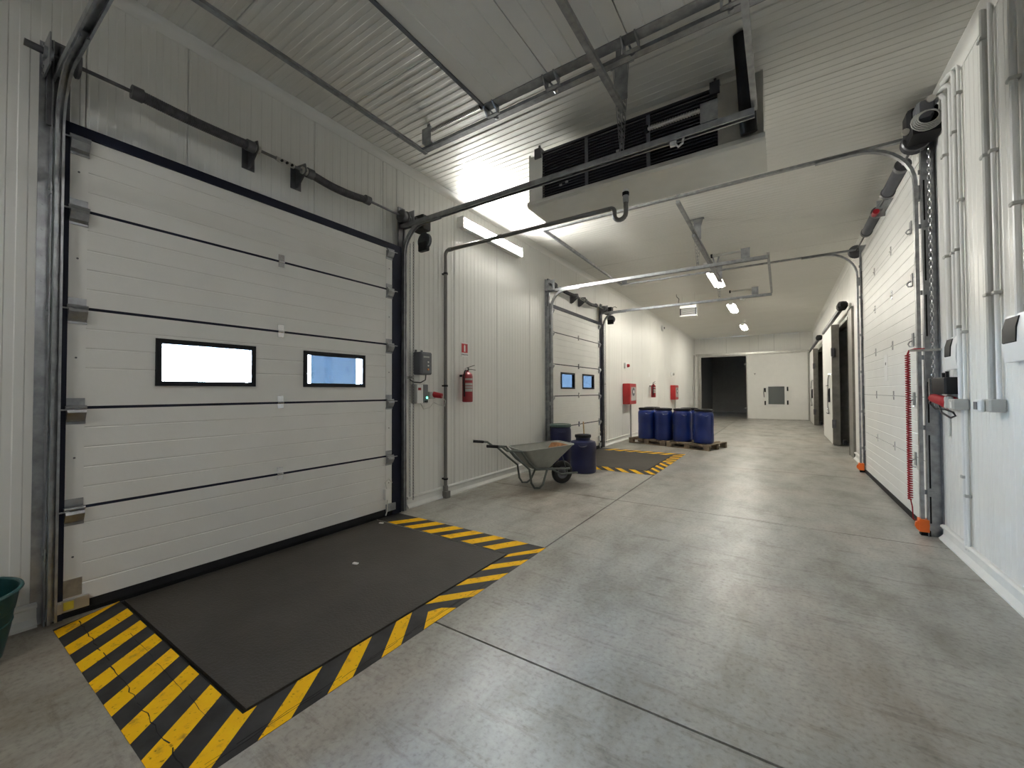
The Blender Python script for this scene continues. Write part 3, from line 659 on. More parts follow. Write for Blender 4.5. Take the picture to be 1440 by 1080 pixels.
# raised door: leaf lying under the ceiling, its own track
rd = thing('door_4', 'grey-white sectional door leaf rolled up flat under the ceiling', 'door', (-.5, 1.1, 3.9))
YQ0, YQ1, ZQ = -.63, 2.92, 3.955
xs = [-2.16 + .64 * k for k in range(6)] + [1.18]
for a, b_ in zip(xs, xs[1:]):
    m = MB(); prof = [(a + .004, ZQ)]; k = a + .128
    while k < b_ - .02: prof += [(k - .006, ZQ), (k - .002, ZQ + .0035), (k + .002, ZQ + .0035), (k + .006, ZQ)]; k += .128
    prof += [(b_ - .004, ZQ), (b_ - .004, ZQ + .04), (a + .004, ZQ + .04)]
    m.extr([(p[0], YQ0, p[1]) for p in prof], (0, YQ1 - YQ0, 0)); m.build('door_panel', 'door_white', rd, flat=True)
for y in (YQ0, YQ1):
    MB().box(-2.165, 1.18, y - .09 if y > 0 else y, y + .004 if y > 0 else y + .09, ZQ - .005, ZQ).build('end_cap', 'galvanised', rd, flat=True)
MB().box(-2.185, -2.155, YQ0, YQ1, ZQ - .012, ZQ + .045).build('bottom_seal', 'grey_box', rd, flat=True)
for x_ in [-2.12] + [q for q in xs[1:-1]]:
    for y, sg in ((YQ1, 1), (YQ0, -1)):
        m = MB(); m.extr([(x_ - .05, y - sg * .10, ZQ), (x_ - .055, y - sg * .02, ZQ - .07), (x_ - .055, y + sg * .01, ZQ - .07), (x_ - .05, y + sg * .01, ZQ)], (.012, 0, 0)); m.extr([(x_ + .05, y - sg * .10, ZQ), (x_ + .055, y - sg * .02, ZQ - .07), (x_ + .055, y + sg * .01, ZQ - .07), (x_ + .05, y + sg * .01, ZQ)], (.012, 0, 0))
        m.box(x_ - .05, x_ + .062, min(y - sg * .02, y + sg * .01), max(y - sg * .02, y + sg * .01), ZQ - .07, ZQ - .062)
        m.cyl((x_, y - sg * .04, ZQ - .045), (x_, y + sg * .07, ZQ - .045), .008, 8); m.cyl((x_, y + sg * .04, ZQ - .045), (x_, y + sg * .065, ZQ - .045), .022, 12); m.build('roller_bracket', 'galvanised', rd)
rt = thing('door_track', 'galvanised double track beside the raised door leaf overhead', 'door track', (-.9, 1.1, 3.9))
for y in (-.70, 2.985):
    m = MB(); m.sweep([(1.2, y, ZQ - .055), (-3.06, y, ZQ - .055)], c_rail(.055, .03), (0, 1, 0)); m.build('rail', 'galvanised', rt)
    m = MB(); m.bar((1.2, y + (.035 if y > 0 else -.035), ZQ - .02), (-3.06, y + (.035 if y > 0 else -.035), ZQ - .02), .012, .055); m.build('rail_angle', 'dark_steel', rt, flat=True)
m = MB(); m.bar((-3.075, -.74, ZQ - .03), (-3.075, 3.03, ZQ - .03), .006, .055); m.bar((-3.055, -.74, ZQ - .055), (-3.055, 3.03, ZQ - .055), .04, .006); m.build('end_bar', 'galvanised', rt, flat=True)
for y in (-.70, 2.985): bumper(rt, -2.93, y - .06 if y > 0 else y + .06, ZQ - .06, 1, .62)
for y in (-.70, 2.985):
    for x_ in (-3.0, -1.0, .7):
        m = MB(); m.box(x_ - .02, x_ + .02, y + .02, y + .026, ZQ - .02, ZC); m.build('hanger', 'galvanised', rt, flat=True)

# ------------------------------------------------------------------ evaporator under the ceiling
ev = thing('evaporator', 'ceiling evaporator with black finned grille and white drip pan', 'evaporator', (-1.2, 4.2, 3.5))
X0, X1, Y0, Y1, Z0, Z1 = -2.35, -.09, 3.935, 4.46, 3.50, 4.09
m = MB(); m.box(X0, X1, Y1 - .05, Y1, Z0, Z1); m.box(X0, X0 + .02, Y0, Y1, Z0, Z1); m.box(X1 - .02, X1, Y0, Y1, Z0, Z1); m.box(X0, X1, Y0 + .06, Y1, Z1 - .02, Z1); m.build('casing', 'pan_white', ev, flat=True)
m = MB(); m.box(X0, X0 + .17, Y0 - .002, Y0 + .012, Z0 + .03, Z1 - .03); m.build('end_panel', 'wall_white', ev, flat=True)
m = MB(); m.box(X1 - .34, X1, Y0 - .002, Y0 + .012, Z0 + .03, Z1 - .01); m.build('end_panel', 'stainless', ev, flat=True)
MB().extr([(X0 - .01, Y0 - .03, Z0 + .045), (X0 - .01, Y0 - .035, Z0 + .005), (X0 - .01, Y0 - .01, Z0 - .015), (X0 - .01, Y1 + .01, Z0 - .03), (X0 - .01, Y1 + .01, Z0 + .02), (X0 - .01, Y0, Z0 + .045)], (X1 - X0 + .02, 0, 0)).build('drip_pan', 'pan_white', ev, flat=True)
gx0, gx1 = X0 + .17, X1 - .34
MB().box(gx0, gx1, Y0 + .05, Y0 + .08, Z0 + .04, Z1 - .03).build('coil_fins', 'fin_dark', ev, flat=True)
NS = 17
for k in range(NS):
    z = Z0 + .06 + (Z1 - Z0 - .11) * k / (NS - 1)
    MB().extr([(gx0, Y0 + .005, z - .006), (gx0, Y0 + .002, z), (gx0, Y0 + .03, z + .012), (gx0, Y0 + .033, z + .006)], (gx1 - gx0, 0, 0)).build('slat', 'slat_dark', ev, flat=True)
m = MB(); m.box(gx0, gx1, Y0 - .01, Y0 + .02, Z1 - .035, Z1 - .012); m.build('top_bar', 'slat_dark', ev, flat=True)
for fx in (.30, .66): x_ = gx0 + (gx1 - gx0) * fx; MB().box(x_ - .018, x_ + .018, Y0 - .006, Y0 + .01, Z0 + .03, Z1 - .02).build('mullion', 'grey_box', ev, flat=True)
for x_ in (X0 + .12, X1 - .36):
    m = MB(); m.box(x_ - .04, x_ + .04, Y0 - .02, Y0 + .10, Z1 - .07, Z1 + .04); m.box(x_ - .01, x_ + .01, Y0 + .02, Y0 + .04, Z1, ZC); m.build('hanger', 'slat_dark', ev, flat=True)
for fx, fz in ((.12, .25), (.16, .28), (.48, .55)):
    x_ = gx0 + (gx1 - gx0) * fx; MB().box(x_, x_ + .03, Y0 - .004, Y0 + .008, Z0 + fz * .55, Z0 + fz * .55 + .02).build('label_scrap', 'grey_plastic', ev, flat=True)
tag(MB().tube([(-.215, 3.56, ZC), (-.213, 3.60, 4.10), (-.205, 3.68, 3.95), (-.20, 3.76, 3.80), (-.198, 3.80, 3.70), (-.195, 3.83, 3.60), (-.19, 3.85, 3.54)], .062, 16).build('insulated_pipe', 'rubber'), 'thick black insulated pipe hanging from the ceiling at the evaporator', 'pipe')
dp = thing('drain_pipe', 'grey drain pipe down the left wall and across to the evaporator', 'pipe', (-3.77, 4.1, 0))
xw = -3.775
pts = [(xw, 4.1, .05), (xw, 4.1, 3.28)] + arc((xw + .06, 4.1, 3.275), .06, 180, 90, 5, (1, 0, 0), (0, 0, 1)) + [(-1.46, 4.1, 3.325)] + arc((-1.46, 4.1, 3.285), .04, 90, 0, 4, (1, 0, 0), (0, 0, 1)) + [(-1.42, 4.1, 3.25)] + arc((-1.36, 4.1, 3.245), .06, 180, 360, 8, (1, 0, 0), (0, 0, 1)) + [(-1.30, 4.1, 3.36)]
MB().tube(pts, .024, 12).build('pipe', 'drain_grey', dp)
m = MB(); m.cyl((-1.30, 4.1, 3.35), (-1.30, 4.1, 3.42), .03, 12); m.build('union', 'galvanised', dp)
m = MB(); m.cyl((-1.30, 4.1, 3.42), (-1.30, 4.1, 3.455), .034, 12); m.build('rubber_sleeve', 'rubber', dp)
m = MB(); m.cyl((-1.30, 4.1, 3.455), (-1.30, 4.1, 3.50), .03, 12); m.build('spigot', 'white_plastic', dp)
for z in (.25, 1.5, 3.02):
    m = MB(); m.cyl((xw, 4.1, z - .012), (xw, 4.1, z + .012), .032, 12); m.box(XL, xw, 4.085, 4.115, z - .01, z + .01); m.build('clip', 'black_plastic', dp)
m = MB(); m.cyl((xw, 4.1, .0), (xw, 4.1, .16), .034, 12); m.box(xw - .02, xw + .05, 4.06, 4.14, .0, .09); m.build('trap', 'drain_grey', dp)
for x_ in (xw + .06, -2.9): MB().cyl((x_ , 4.1, 3.334), (x_ + .05, 4.1, 3.334), .029, 12).build('sleeve', 'drain_grey', dp)

# ------------------------------------------------------------------ lamps
def wall_lamp(y0, y1, z, label):
    t_ = thing('wall_lamp', label, 'lamp', (XL, (y0 + y1) / 2, z))
    MB().extr([(XL, y0, z - .07), (XL + .088, y0, z - .082), (XL + .1015, y0, z - .068), (XL + .098, y0, z - .055), (XL + .098, y0, z + .055), (XL + .104, y0, z + .068), (XL + .092, y0, z + .08), (XL, y0, z + .07)], (0, y1 - y0, 0)).build('body', 'white_plastic', t_)
    pr = [(XL + .094, z - .06), (XL + .108, z - .058), (XL + .118, z - .03), (XL + .118, z + .03), (XL + .108, z + .056), (XL + .094, z + .058)]
    MB().extr([(a, y0 + .02, b_) for a, b_ in pr], (0, y1 - y0 - .04, 0)).build('diffuser', 'tube_light', t_)
    for ye in (y0 - .005, y1 - .015): MB().cbox(XL, XL + .124, ye, ye + .02, z - .078, z + .08, .006).build('end_cap', 'white_plastic', t_)
wall_lamp(4.40, 5.98, 3.83, 'bright long fluorescent batten high on the left wall')
def ceil_lamp(x, y0, y1, label, z=ZC, tube='tube_warm'):
    t_ = thing('ceiling_lamp', label, 'lamp', (x, (y0 + y1) / 2, z), 'fluorescent battens along the corridor ceiling')
    MB().extr([(x - .04, y0, z), (x - .04, y0, z - .03), (x - .13, y0, z - .075), (x - .125, y0, z - .08), (x - .03, y0, z - .036), (x + .03, y0, z - .036), (x + .125, y0, z - .08), (x + .13, y0, z - .075), (x + .04, y0, z - .03), (x + .04, y0, z)], (0, y1 - y0, 0)).build('body', 'white_plastic', t_, flat=True)
    for dx in (-.04, .04): MB().cyl((x + dx, y0 + .05, z - .072), (x + dx, y1 - .05, z - .072), .025, 10).build('tube', tube, t_)
    for y in (y0 + .03, y1 - .03): MB().box(x - .06, x + .06, y - .025, y + .025, z - .09, z - .02).build('tube_holder', 'white_plastic', t_, flat=True)
ceil_lamp(-1.27, 10.2, 11.75, 'lit twin tube ceiling lamp nearest the hanging rails')
ceil_lamp(-1.27, 14.3, 15.85, 'lit twin tube ceiling lamp in the middle of the row of three')
ceil_lamp(-1.27, 19.1, 20.65, 'lit twin tube ceiling lamp farthest down the corridor')
ceil_lamp(-1.27, -3.2, -1.65, 'added twin tube fill lamp on the ceiling behind the viewer', tube='tube_dim')  # unseen lamp added to brighten the near end
ceil_lamp(3.6, 0.3, 1.85, 'added twin tube fill lamp in the room through the raised door', tube='tube_dim')  # unseen lamp added to spill light in through the open doorway
# small emergency lamp ahead of the first batten
m = MB(); m.cbox(-1.36, -1.2, 9.55, 9.85, ZC - .09, ZC, .02); tag(m.build('ceiling_junction', 'white_plastic'), 'small white ceiling box just before the nearest tube lamp', 'box')

# hanging insect trap
it = thing('insect_trap', 'silver caged insect trap lamp hanging by the left rails', 'insect trap', (-2.15, 12.4, 3.5))
xa, xb, yy, za, zb_ = -2.36, -1.93, 12.3, 3.52, 3.82
for x_ in (xa, xb - .02): MB().box(x_, x_ + .02, yy - .06, yy + .06, za, zb_).build('end_plate', 'black_plastic', it, flat=True)
MB().box(xa, xb, yy - .065, yy + .065, zb_ - .07, zb_).build('hood', 'white_plastic', it, flat=True)
MB().box(xa, xb, yy - .065, yy + .065, za, za + .035).build('tray', 'white_plastic', it, flat=True)
MB().box(xa + .02, xb - .02, yy - .01, yy + .01, za + .03, zb_ - .07).build('reflector', 'grey_plastic', it, flat=True)
for k in range(7): z = za + .05 + .03 * k; MB().cyl((xa + .02, yy - .055, z), (xb - .02, yy - .055, z), .004, 6).build('cage_wire', 'dark_steel', it)
for x_ in (xa + .05, xb - .05): MB().cyl((x_, yy, zb_), (x_, yy, ZC), .004, 6).build('suspension', 'stainless', it)
m = MB(); m.tube([(xa, yy, zb_), (xa - .05, yy, zb_ + .1), (xa - .03, yy, zb_ + .22), (xa - .1, yy, zb_ + .30), (xa - .1, yy, ZC)], .008, 6); m.build('cable', 'cable_black', it)

# ------------------------------------------------------------------ wall fittings, left
cbx = thing('control_box', 'dark grey door control box with three round buttons', 'control box', (XL, 3.65, 1.62))
MB().cbox(XL, XL + .145, 3.56, 3.76, 1.635, 1.915, .015).build('case', 'grey_box', cbx)
MB().box(XL + .145, XL + .150, 3.585, 3.735, 1.66, 1.89).build('cover', 'grey_box', cbx, flat=True); cov = COL.objects[-1]
MB().box(XL + .150, XL + .152, 3.60, 3.70, 1.845, 1.862).build('name_plate', 'grey_plastic', cov, flat=True)
for k in range(3): MB().cyl((XL + .15, 3.675, 1.70 + .045 * k), (XL + .162, 3.675, 1.70 + .045 * k), .011, 10).build('button', 'indicator_orange' if k < 1 else 'white_plastic', cov)
for dy in (-.05, .05): MB().box(XL, XL + .01, 3.66 + dy - .015, 3.66 + dy + .015, 1.90, 1.95).build('lug', 'dark_steel', cbx, flat=True)
MB().tube([(XL + .09, 3.70, 1.64), (XL + .09, 3.69, 1.57), (XL + .08, 3.62, 1.535), (XL + .06, 3.52, 1.54), (XL + .05, 3.47, 1.57)], .008, 8).build('cable', 'cable_black', cbx)
lc = thing('leveller_control', 'white and grey leveller control panel with green lamp', 'control panel', (XL, 3.62, 1.27))
MB().cbox(XL, XL + .09, 3.53, 3.74, 1.275, 1.515, .01).build('case', 'grey_plastic', lc)
MB().box(XL + .09, XL + .098, 3.545, 3.645, 1.28, 1.51).build('white_cover', 'white_plastic', lc, flat=True); wcv = COL.objects[-1]
MB().box(XL + .09, XL + .096, 3.655, 3.73, 1.285, 1.51).build('grey_cover', 'grey_box', lc, flat=True); gcv = COL.objects[-1]
MB().cyl((XL + .096, 3.71, 1.345), (XL + .104, 3.71, 1.345), .014, 12).build('green_lamp', 'led_green', gcv)
MB().box(XL + .098, XL + .0995, 3.56, 3.61, 1.44, 1.47).build('logo', 'red_plastic', wcv, flat=True)
for k in range(2): MB().cyl((XL + .096, 3.68 + .03 * k, 1.30), (XL + .106, 3.68 + .03 * k, 1.30), .009, 8).build('button', 'black_plastic', gcv)
so = thing('power_socket', 'grey wall socket with red plug beside the leveller control', 'socket', (XL, 3.86, 1.35))
MB().cbox(XL, XL + .07, 3.79, 3.90, 1.33, 1.42, .008).build('base', 'grey_plastic', so)
MB().cyl((XL + .05, 3.87, 1.385), (XL + .16, 3.92, 1.365), .04, 14, .034).build('plug', 'red_plastic', so)
MB().tube([(XL + .15, 3.93, 1.36), (XL + .17, 3.97, 1.30), (XL + .13, 4.0, 1.23), (XL + .09, 3.95, 1.245), (XL + .06, 3.87, 1.28), (XL + .06, 3.80, 1.22), (XL + .05, 3.70, 1.20), (XL + .04, 3.66, 1.275)], .005, 6).build('cable', 'cable_white', so)
MB().box(XL, XL + .004, 4.475, 4.64, 1.925, 2.135)
sg = thing('extinguisher_sign', 'small white sign with red extinguisher square above the nearest extinguisher', 'sign', (XL, 4.56, 2.0))
MB().box(XL, XL + .005, 4.478, 4.64, 1.925, 2.13).build('plate', 'sign_white', sg, flat=True)
MB().box(XL + .005, XL + .0062, 4.49, 4.625, 1.985, 2.115).build('red_square', 'red_paint', sg, flat=True)
m = MB(); m.box(XL + .0062, XL + .0072, 4.542, 4.572, 2.0, 2.085); m.box(XL + .0062, XL + .0072, 4.55, 4.565, 2.085, 2.1); m.build('pictogram', 'sign_white', sg, flat=True)
def text(body, size, loc, rot, mat, parent, name='lettering', ext=.0006):
    cu = bpy.data.curves.new(name, 'FONT'); cu.body = body; cu.size = size; cu.align_x = 'CENTER'; cu.align_y = 'CENTER'; cu.extrude = ext
    tmp = bpy.data.objects.new('tmp', cu); COL.objects.link(tmp); dg = bpy.context.evaluated_depsgraph_get(); me = bpy.data.meshes.new_from_object(tmp.evaluated_get(dg)); bpy.data.objects.remove(tmp)
    me.name = name; me.transform(Matrix.Translation(Vector(loc) - Vector(ORG[parent.name])) @ Matrix(rot).to_4x4()); me.materials.clear(); me.materials.append(MAT[mat])
    o = bpy.data.objects.new(name, me); COL.objects.link(o); o.parent = parent; ORG[o.name] = ORG[parent.name]; return o
ROT_L = ((0, 0, 1), (1, 0, 0), (0, 1, 0))          # text facing +x on the left wall: right = +y, up = +z
text('STINGATOR', .026, (XL + .0058, 4.558, 1.955), ROT_L, 'black_plastic', sg)

def extinguisher(y, zb, label, sc=1.0, xo=.13):
    t_ = thing('fire_extinguisher', label, 'extinguisher', (XL, y, zb), 'fire extinguishers on the left wall'); x = XL + xo; r = .075 * sc; h = .42 * sc
    MB().lathe([(r * .7, 0), (r * .96, .004), (r, .02 * sc), (r, h - .06 * sc), (r * .92, h - .03 * sc), (r * .6, h - .006 * sc), (r * .28, h + .008 * sc), (r * .26, h + .03 * sc)], (x, y, zb), 24).build('cylinder', 'dark_red', t_); cy_ = COL.objects[-1]
    MB().lathe([(r * 1.012, .16 * sc), (r * 1.012, .34 * sc), (r * 1.0, .34 * sc), (r * 1.0, .16 * sc)], (x, y, zb), 24)
    m = MB(); n_ = 8; ring0 = [(x + r * 1.008 * math.cos(R(-75 + 90 * i / n_)), y + r * 1.008 * math.sin(R(-75 + 90 * i / n_))) for i in range(n_ + 1)]; ring1 = [(x + r * 1.0 * math.cos(R(-75 + 90 * i / n_)), y + r * 1.0 * math.sin(R(-75 + 90 * i / n_))) for i in range(n_ + 1)]
    m.poly(ring0 + ring1[::-1], zb + .15 * sc, zb + .335 * sc); m.build('paper_label', 'grey_plastic', cy_)
    m = MB(); ringa = [(x + r * 1.013 * math.cos(R(-70 + 80 * i / n_)), y + r * 1.013 * math.sin(R(-70 + 80 * i / n_))) for i in range(n_ + 1)]
    m.poly(ringa + ring0[::-1][:n_ + 1], zb + .27 * sc, zb + .31 * sc); m.poly(ringa + ring0[::-1][:n_ + 1], zb + .225 * sc, zb + .235 * sc); m.poly(ringa + ring0[::-1][:n_ + 1], zb + .19 * sc, zb + .2 * sc); m.build('label_print', 'dark_red', cy_)
    zt = zb + h + .02 * sc
    MB().cbox(x - .018 * sc, x + .018 * sc, y - .02 * sc, y + .02 * sc, zt, zt + .045 * sc, .006).build('valve', 'black_plastic', t_); va_ = COL.objects[-1]
    m = MB(); m.bar((x, y - .01, zt + .045 * sc), (x + .03, y + .12 * sc, zt + .085 * sc), .02 * sc, .006); m.bar((x, y - .01, zt + .03 * sc), (x + .04, y + .13 * sc, zt + .018 * sc), .02 * sc, .006); m.build('grip_lever', 'black_plastic', va_)
    MB().cyl((x + .01, y - .03 * sc, zt + .025 * sc), (x + .02, y - .06 * sc, zt + .025 * sc), .016 * sc, 12).build('gauge', 'white_plastic', va_)
    MB().tube([(x, y - .03 * sc, zt + .02 * sc), (x + .02, y - .08 * sc, zt - .01), (x + .025, y - .11 * sc, zt - .08 * sc), (x + .02, y - .10 * sc, zt - .22 * sc), (x + .02, y - .09 * sc, zt - .36 * sc)], .011 * sc, 8).build('hose', 'rubber', t_)
    m = MB(); m.box(XL, x - r + .004, y - .02, y + .02, zt - .08 * sc, zt - .05 * sc); m.build('bracket', 'black_plastic', t_)
extinguisher(4.47, 1.272, 'red fire extinguisher under a sign, nearest on the left wall', 1.0)
extinguisher(14.55, 1.20, 'red fire extinguisher between the two red hose cabinets', 1.05)
tag(MB().box(XL, XL + .005, 14.42, 14.56, 1.91, 2.06).build('extinguisher_sign', 'sign_white'), 'small pale sign above the farther extinguisher', 'sign')
def hose_cabinet(y0, y1, z0, z1, d, label):
    t_ = thing('hose_cabinet', label, 'hose cabinet', (XL, (y0 + y1) / 2, z0), 'red hose cabinets on the left wall')
    MB().cbox(XL + .006, XL + d, y0, y1, z0, z1, .012).build('case', 'red_paint', t_)
    MB().box(XL + d, XL + d + .006, y0 + .02, y1 - .02, z0 + .02, z1 - .02).build('door', 'red_paint', t_, flat=True); hd_ = COL.objects[-1]
    MB().box(XL + d + .006, XL + d + .008, y0 + .12, y1 - .06, z0 + .10, z1 - .1).build('front_glass', 'grey_plastic', hd_, flat=True)
    c = Vector((XL + d + .008, (y0 + y1) / 2 + .03, (z0 + z1) / 2 + .06))
    MB().cyl(c, c + Vector((.006, 0, 0)), .12, 20).build('hose_reel', 'grey_box', hd_)
    MB().cyl(c, c + Vector((.009, 0, 0)), .05, 16).build('reel_hub', 'sign_white', hd_)
    MB().cyl((XL + .08, y1 - .12, 0), (XL + .08, y1 - .12, z0), .027, 12).build('feed_pipe', 'grey_plastic', t_)
hose_cabinet(11.62, 12.26, 1.04, 1.64, .21, 'red fire hose cabinet nearest, left of the blue drums')
hose_cabinet(17.75, 18.4, 1.06, 1.66, .19, 'red fire hose cabinet farthest, above the blue drums')
def sounder(y, z, label, red):
    t_ = thing('alarm_sounder', label, 'alarm', (XL, y, z)); MB().cbox(XL, XL + .07, y - .08, y + .08, z - .08, z + .08, .02).build('base', 'white_plastic', t_); MB().cyl((XL + .07, y + .04, z), (XL + .13, y + .04, z), .055, 14, .04).build('lens', 'red_plastic' if red else 'grey_plastic', t_)
sounder(11.85, 2.17, 'white alarm sounder with a red lens above the nearest hose cabinet', True)
sounder(17.9, 2.12, 'small white and grey alarm device above the farthest hose cabinet', False)
t_ = thing('wall_detector', 'round white detector high on the left wall', 'detector', (XL, 16.4, 3.86)); MB().lathe([(.0, 0), (.11, 0), (.12, .03), (.09, .07), (.05, .085), (0, .09)][1:], (XL, 16.4, 3.86), 18, (1, 0, 0)).build('housing', 'white_plastic', t_); MB().cyl((XL + .085, 16.4, 3.86), (XL + .11, 16.4, 3.86), .04, 12).build('sensor', 'grey_box', t_)
m = MB(); m.cbox(XL, XL + .05, 22.85, 22.98, 1.45, 1.65, .01); tag(m.build('wall_switch', 'white_plastic'), 'small white switch on the left wall near the far corner', 'switch')

# ------------------------------------------------------------------ wall fittings, right
def conduit(y, z0, z1, r, label, mat='white_plastic', x=None, top=None, clips=(2.2, 3.2)):
    x = XR - r - .008 if x is None else x
    t_ = thing('cable_conduit', label, 'conduit', (x, y, z0)); pts = [(x, y, z0), (x, y, z1)] + (top or [])
    MB().tube(pts, r, 10).build('pipe', mat, t_)
    for z in clips:
        if z0 < z < z1: MB().cbox(XR - 2 * r - .016, XR, y - r - .006, y + r + .006, z - .012, z + .012, .004).build('clip', 'grey_plastic', t_)
conduit(5.12, 1.87, 4.02, .026, 'thick pale conduit rising from the upper white switch box', top=[(1.24, 5.14, 4.06), (1.22, 5.2, 4.075), (1.20, 5.32, 4.075)], clips=(2.6, 3.5))
conduit(5.02, 1.87, 4.05, .018, 'thin pale conduit beside the thick one over the switch box', top=[(1.25, 5.04, 4.09), (1.24, 5.1, 4.11), (1.23, 5.25, 4.11)], clips=(2.6,))
conduit(4.92, 1.34, 4.09, .020, 'pale conduit running from the ceiling to the red plug socket', top=[(1.26, 4.94, 4.13), (1.25, 5.0, 4.15), (1.24, 5.12, 4.155)], clips=(1.95, 2.6, 3.6))
conduit(4.86, .1, 4.11, .012, 'thin white conduit running the full height to the plinth', top=[(1.27, 4.88, 4.145), (1.26, 4.95, 4.165)], clips=(.55, 1.9, 3.0, 3.9))
conduit(4.90, .1, 1.26, .016, 'short pale conduit from the red plug socket down to the plinth', clips=(.7,))
conduit(4.30, 1.34, ZC, .024, 'grey conduit rising above the lone wall socket', 'grey_plastic', clips=(2.1, 3.1, 3.95))
conduit(4.23, 1.34, ZC, .014, 'thin white conduit beside the grey one over the lone socket', clips=(2.1, 3.1))
conduit(3.90, 1.85, ZC, .020, 'white conduit rising from the switch box at the picture edge', clips=(2.6, 3.4))
tag(MB().cbox(XR - .02, XR, 5.30, 5.40, 1.0, 4.05, .004).build('cable_trunking', 'trim_white'), 'flat white trunking strip beside the grey door post', 'trunking')
def switch_box(y0, y1, z0, z1, d, label):
    t_ = thing('switch_box', label, 'switch box', (XR, (y0 + y1) / 2, z0), 'white switch boxes on the right wall'); x = XR - d; h = z1 - z0
    MB().extr([(XR, y0, z0), (x + .01, y0, z0), (x, y0, z0 + .35 * h), (x + .004, y0, z0 + .7 * h), (x + .02, y0, z1), (XR, y0, z1)], (0, y1 - y0, 0)).build('case', 'white_plastic', t_); ca_ = COL.objects[-1]
    yl, yh = y0 + .42 * (y1 - y0), y1 - .02
    MB().extr([(x + .002, yl, z0 + .4 * h), (x - .006, yl, z0 + .42 * h), (x - .004, yl, z0 + .72 * h), (x + .012, yl, z0 + .95 * h), (x + .02, yl, z0 + .95 * h)], (0, yh - yl, 0)).build('smoked_flap', 'black_plastic', ca_)
    MB().box(x + .006, x + .012, y0 + .01, y1 - .01, z0 + .31 * h, z0 + .33 * h).build('seam', 'grey_plastic', ca_, flat=True)
    MB().tube([(XR - .03, y0 + .05, z0), (XR - .03, y0 + .05, z0 - .05), (XR - .03, y0 + .02, z0 - .07), (XR - .03, y0 - .005, z0 - .05), (XR - .03, y0 - .005, z0)], .008, 6).build('loop', 'grey_plastic', t_)
switch_box(4.93, 5.21, 1.60, 1.88, .055, 'white switch box with black flap beside the grey door post')
switch_box(3.70, 4.05, 1.60, 1.90, .06, 'white switch box with black flap at the right picture edge')
bx = thing('motor_starter', 'black control box with a red plug hanging below it', 'control box', (XR, 5.1, 1.36))
MB().cbox(1.165, 1.28, 4.93, 5.30, 1.385, 1.53, .012).build('case', 'black_plastic', bx)
MB().box(1.18, 1.20, 4.95, 4.97, 1.525, 1.58).build('lug', 'black_plastic', bx, flat=True); MB().box(1.18, 1.20, 5.04, 5.06, 1.525, 1.57).build('lug', 'black_plastic', bx, flat=True)
MB().box(1.155, 1.165, 5.30, 5.34, 1.29, 1.53).build('side_bracket', 'chrome', bx, flat=True)
pg_ = MB().cyl((1.16, 5.22, 1.35), (1.21, 5.05, 1.315), .038, 14, .05).build('plug', 'red_plastic', bx)
MB().cyl((1.21, 5.05, 1.315), (1.225, 5.01, 1.307), .058, 14).build('plug_collar', 'red_plastic', pg_)
MB().tube([(1.17, 5.24, 1.35), (1.15, 5.28, 1.30), (1.17, 5.2, 1.25), (1.2, 5.08, 1.25), (1.23, 5.0, 1.23), (1.24, 4.98, 1.20), (1.22, 5.02, 1.18), (1.19, 5.12, 1.22), (1.18, 5.16, 1.28)], .008, 6).build('cable', 'cable_black', bx)
sk = thing('power_socket', 'grey socket outlet holding the red plug under the black box', 'socket', (XR, 4.92, 1.25))
MB().cbox(1.19, XR, 4.84, 4.97, 1.255, 1.345, .01).build('base', 'grey_plastic', sk); MB().cbox(1.175, 1.225, 4.95, 5.01, 1.262, 1.365, .012).build('flap', 'grey_plastic', sk)
MB().box(1.186, 1.19, 4.86, 4.90, 1.27, 1.32).build('cover_plate', 'white_plastic', sk, flat=True)
sk = thing('power_socket', 'lone grey socket outlet with pale lid on the right wall', 'socket', (XR, 4.25, 1.26))
MB().cbox(1.205, XR, 4.18, 4.33, 1.265, 1.355, .01).build('base', 'grey_plastic', sk); MB().cbox(1.17, 1.21, 4.24, 4.33, 1.262, 1.352, .012).build('lid', 'white_plastic', sk); MB().box(1.166, 1.17, 4.26, 4.32, 1.28, 1.335).build('lid_window', 'grey_box', sk, flat=True)

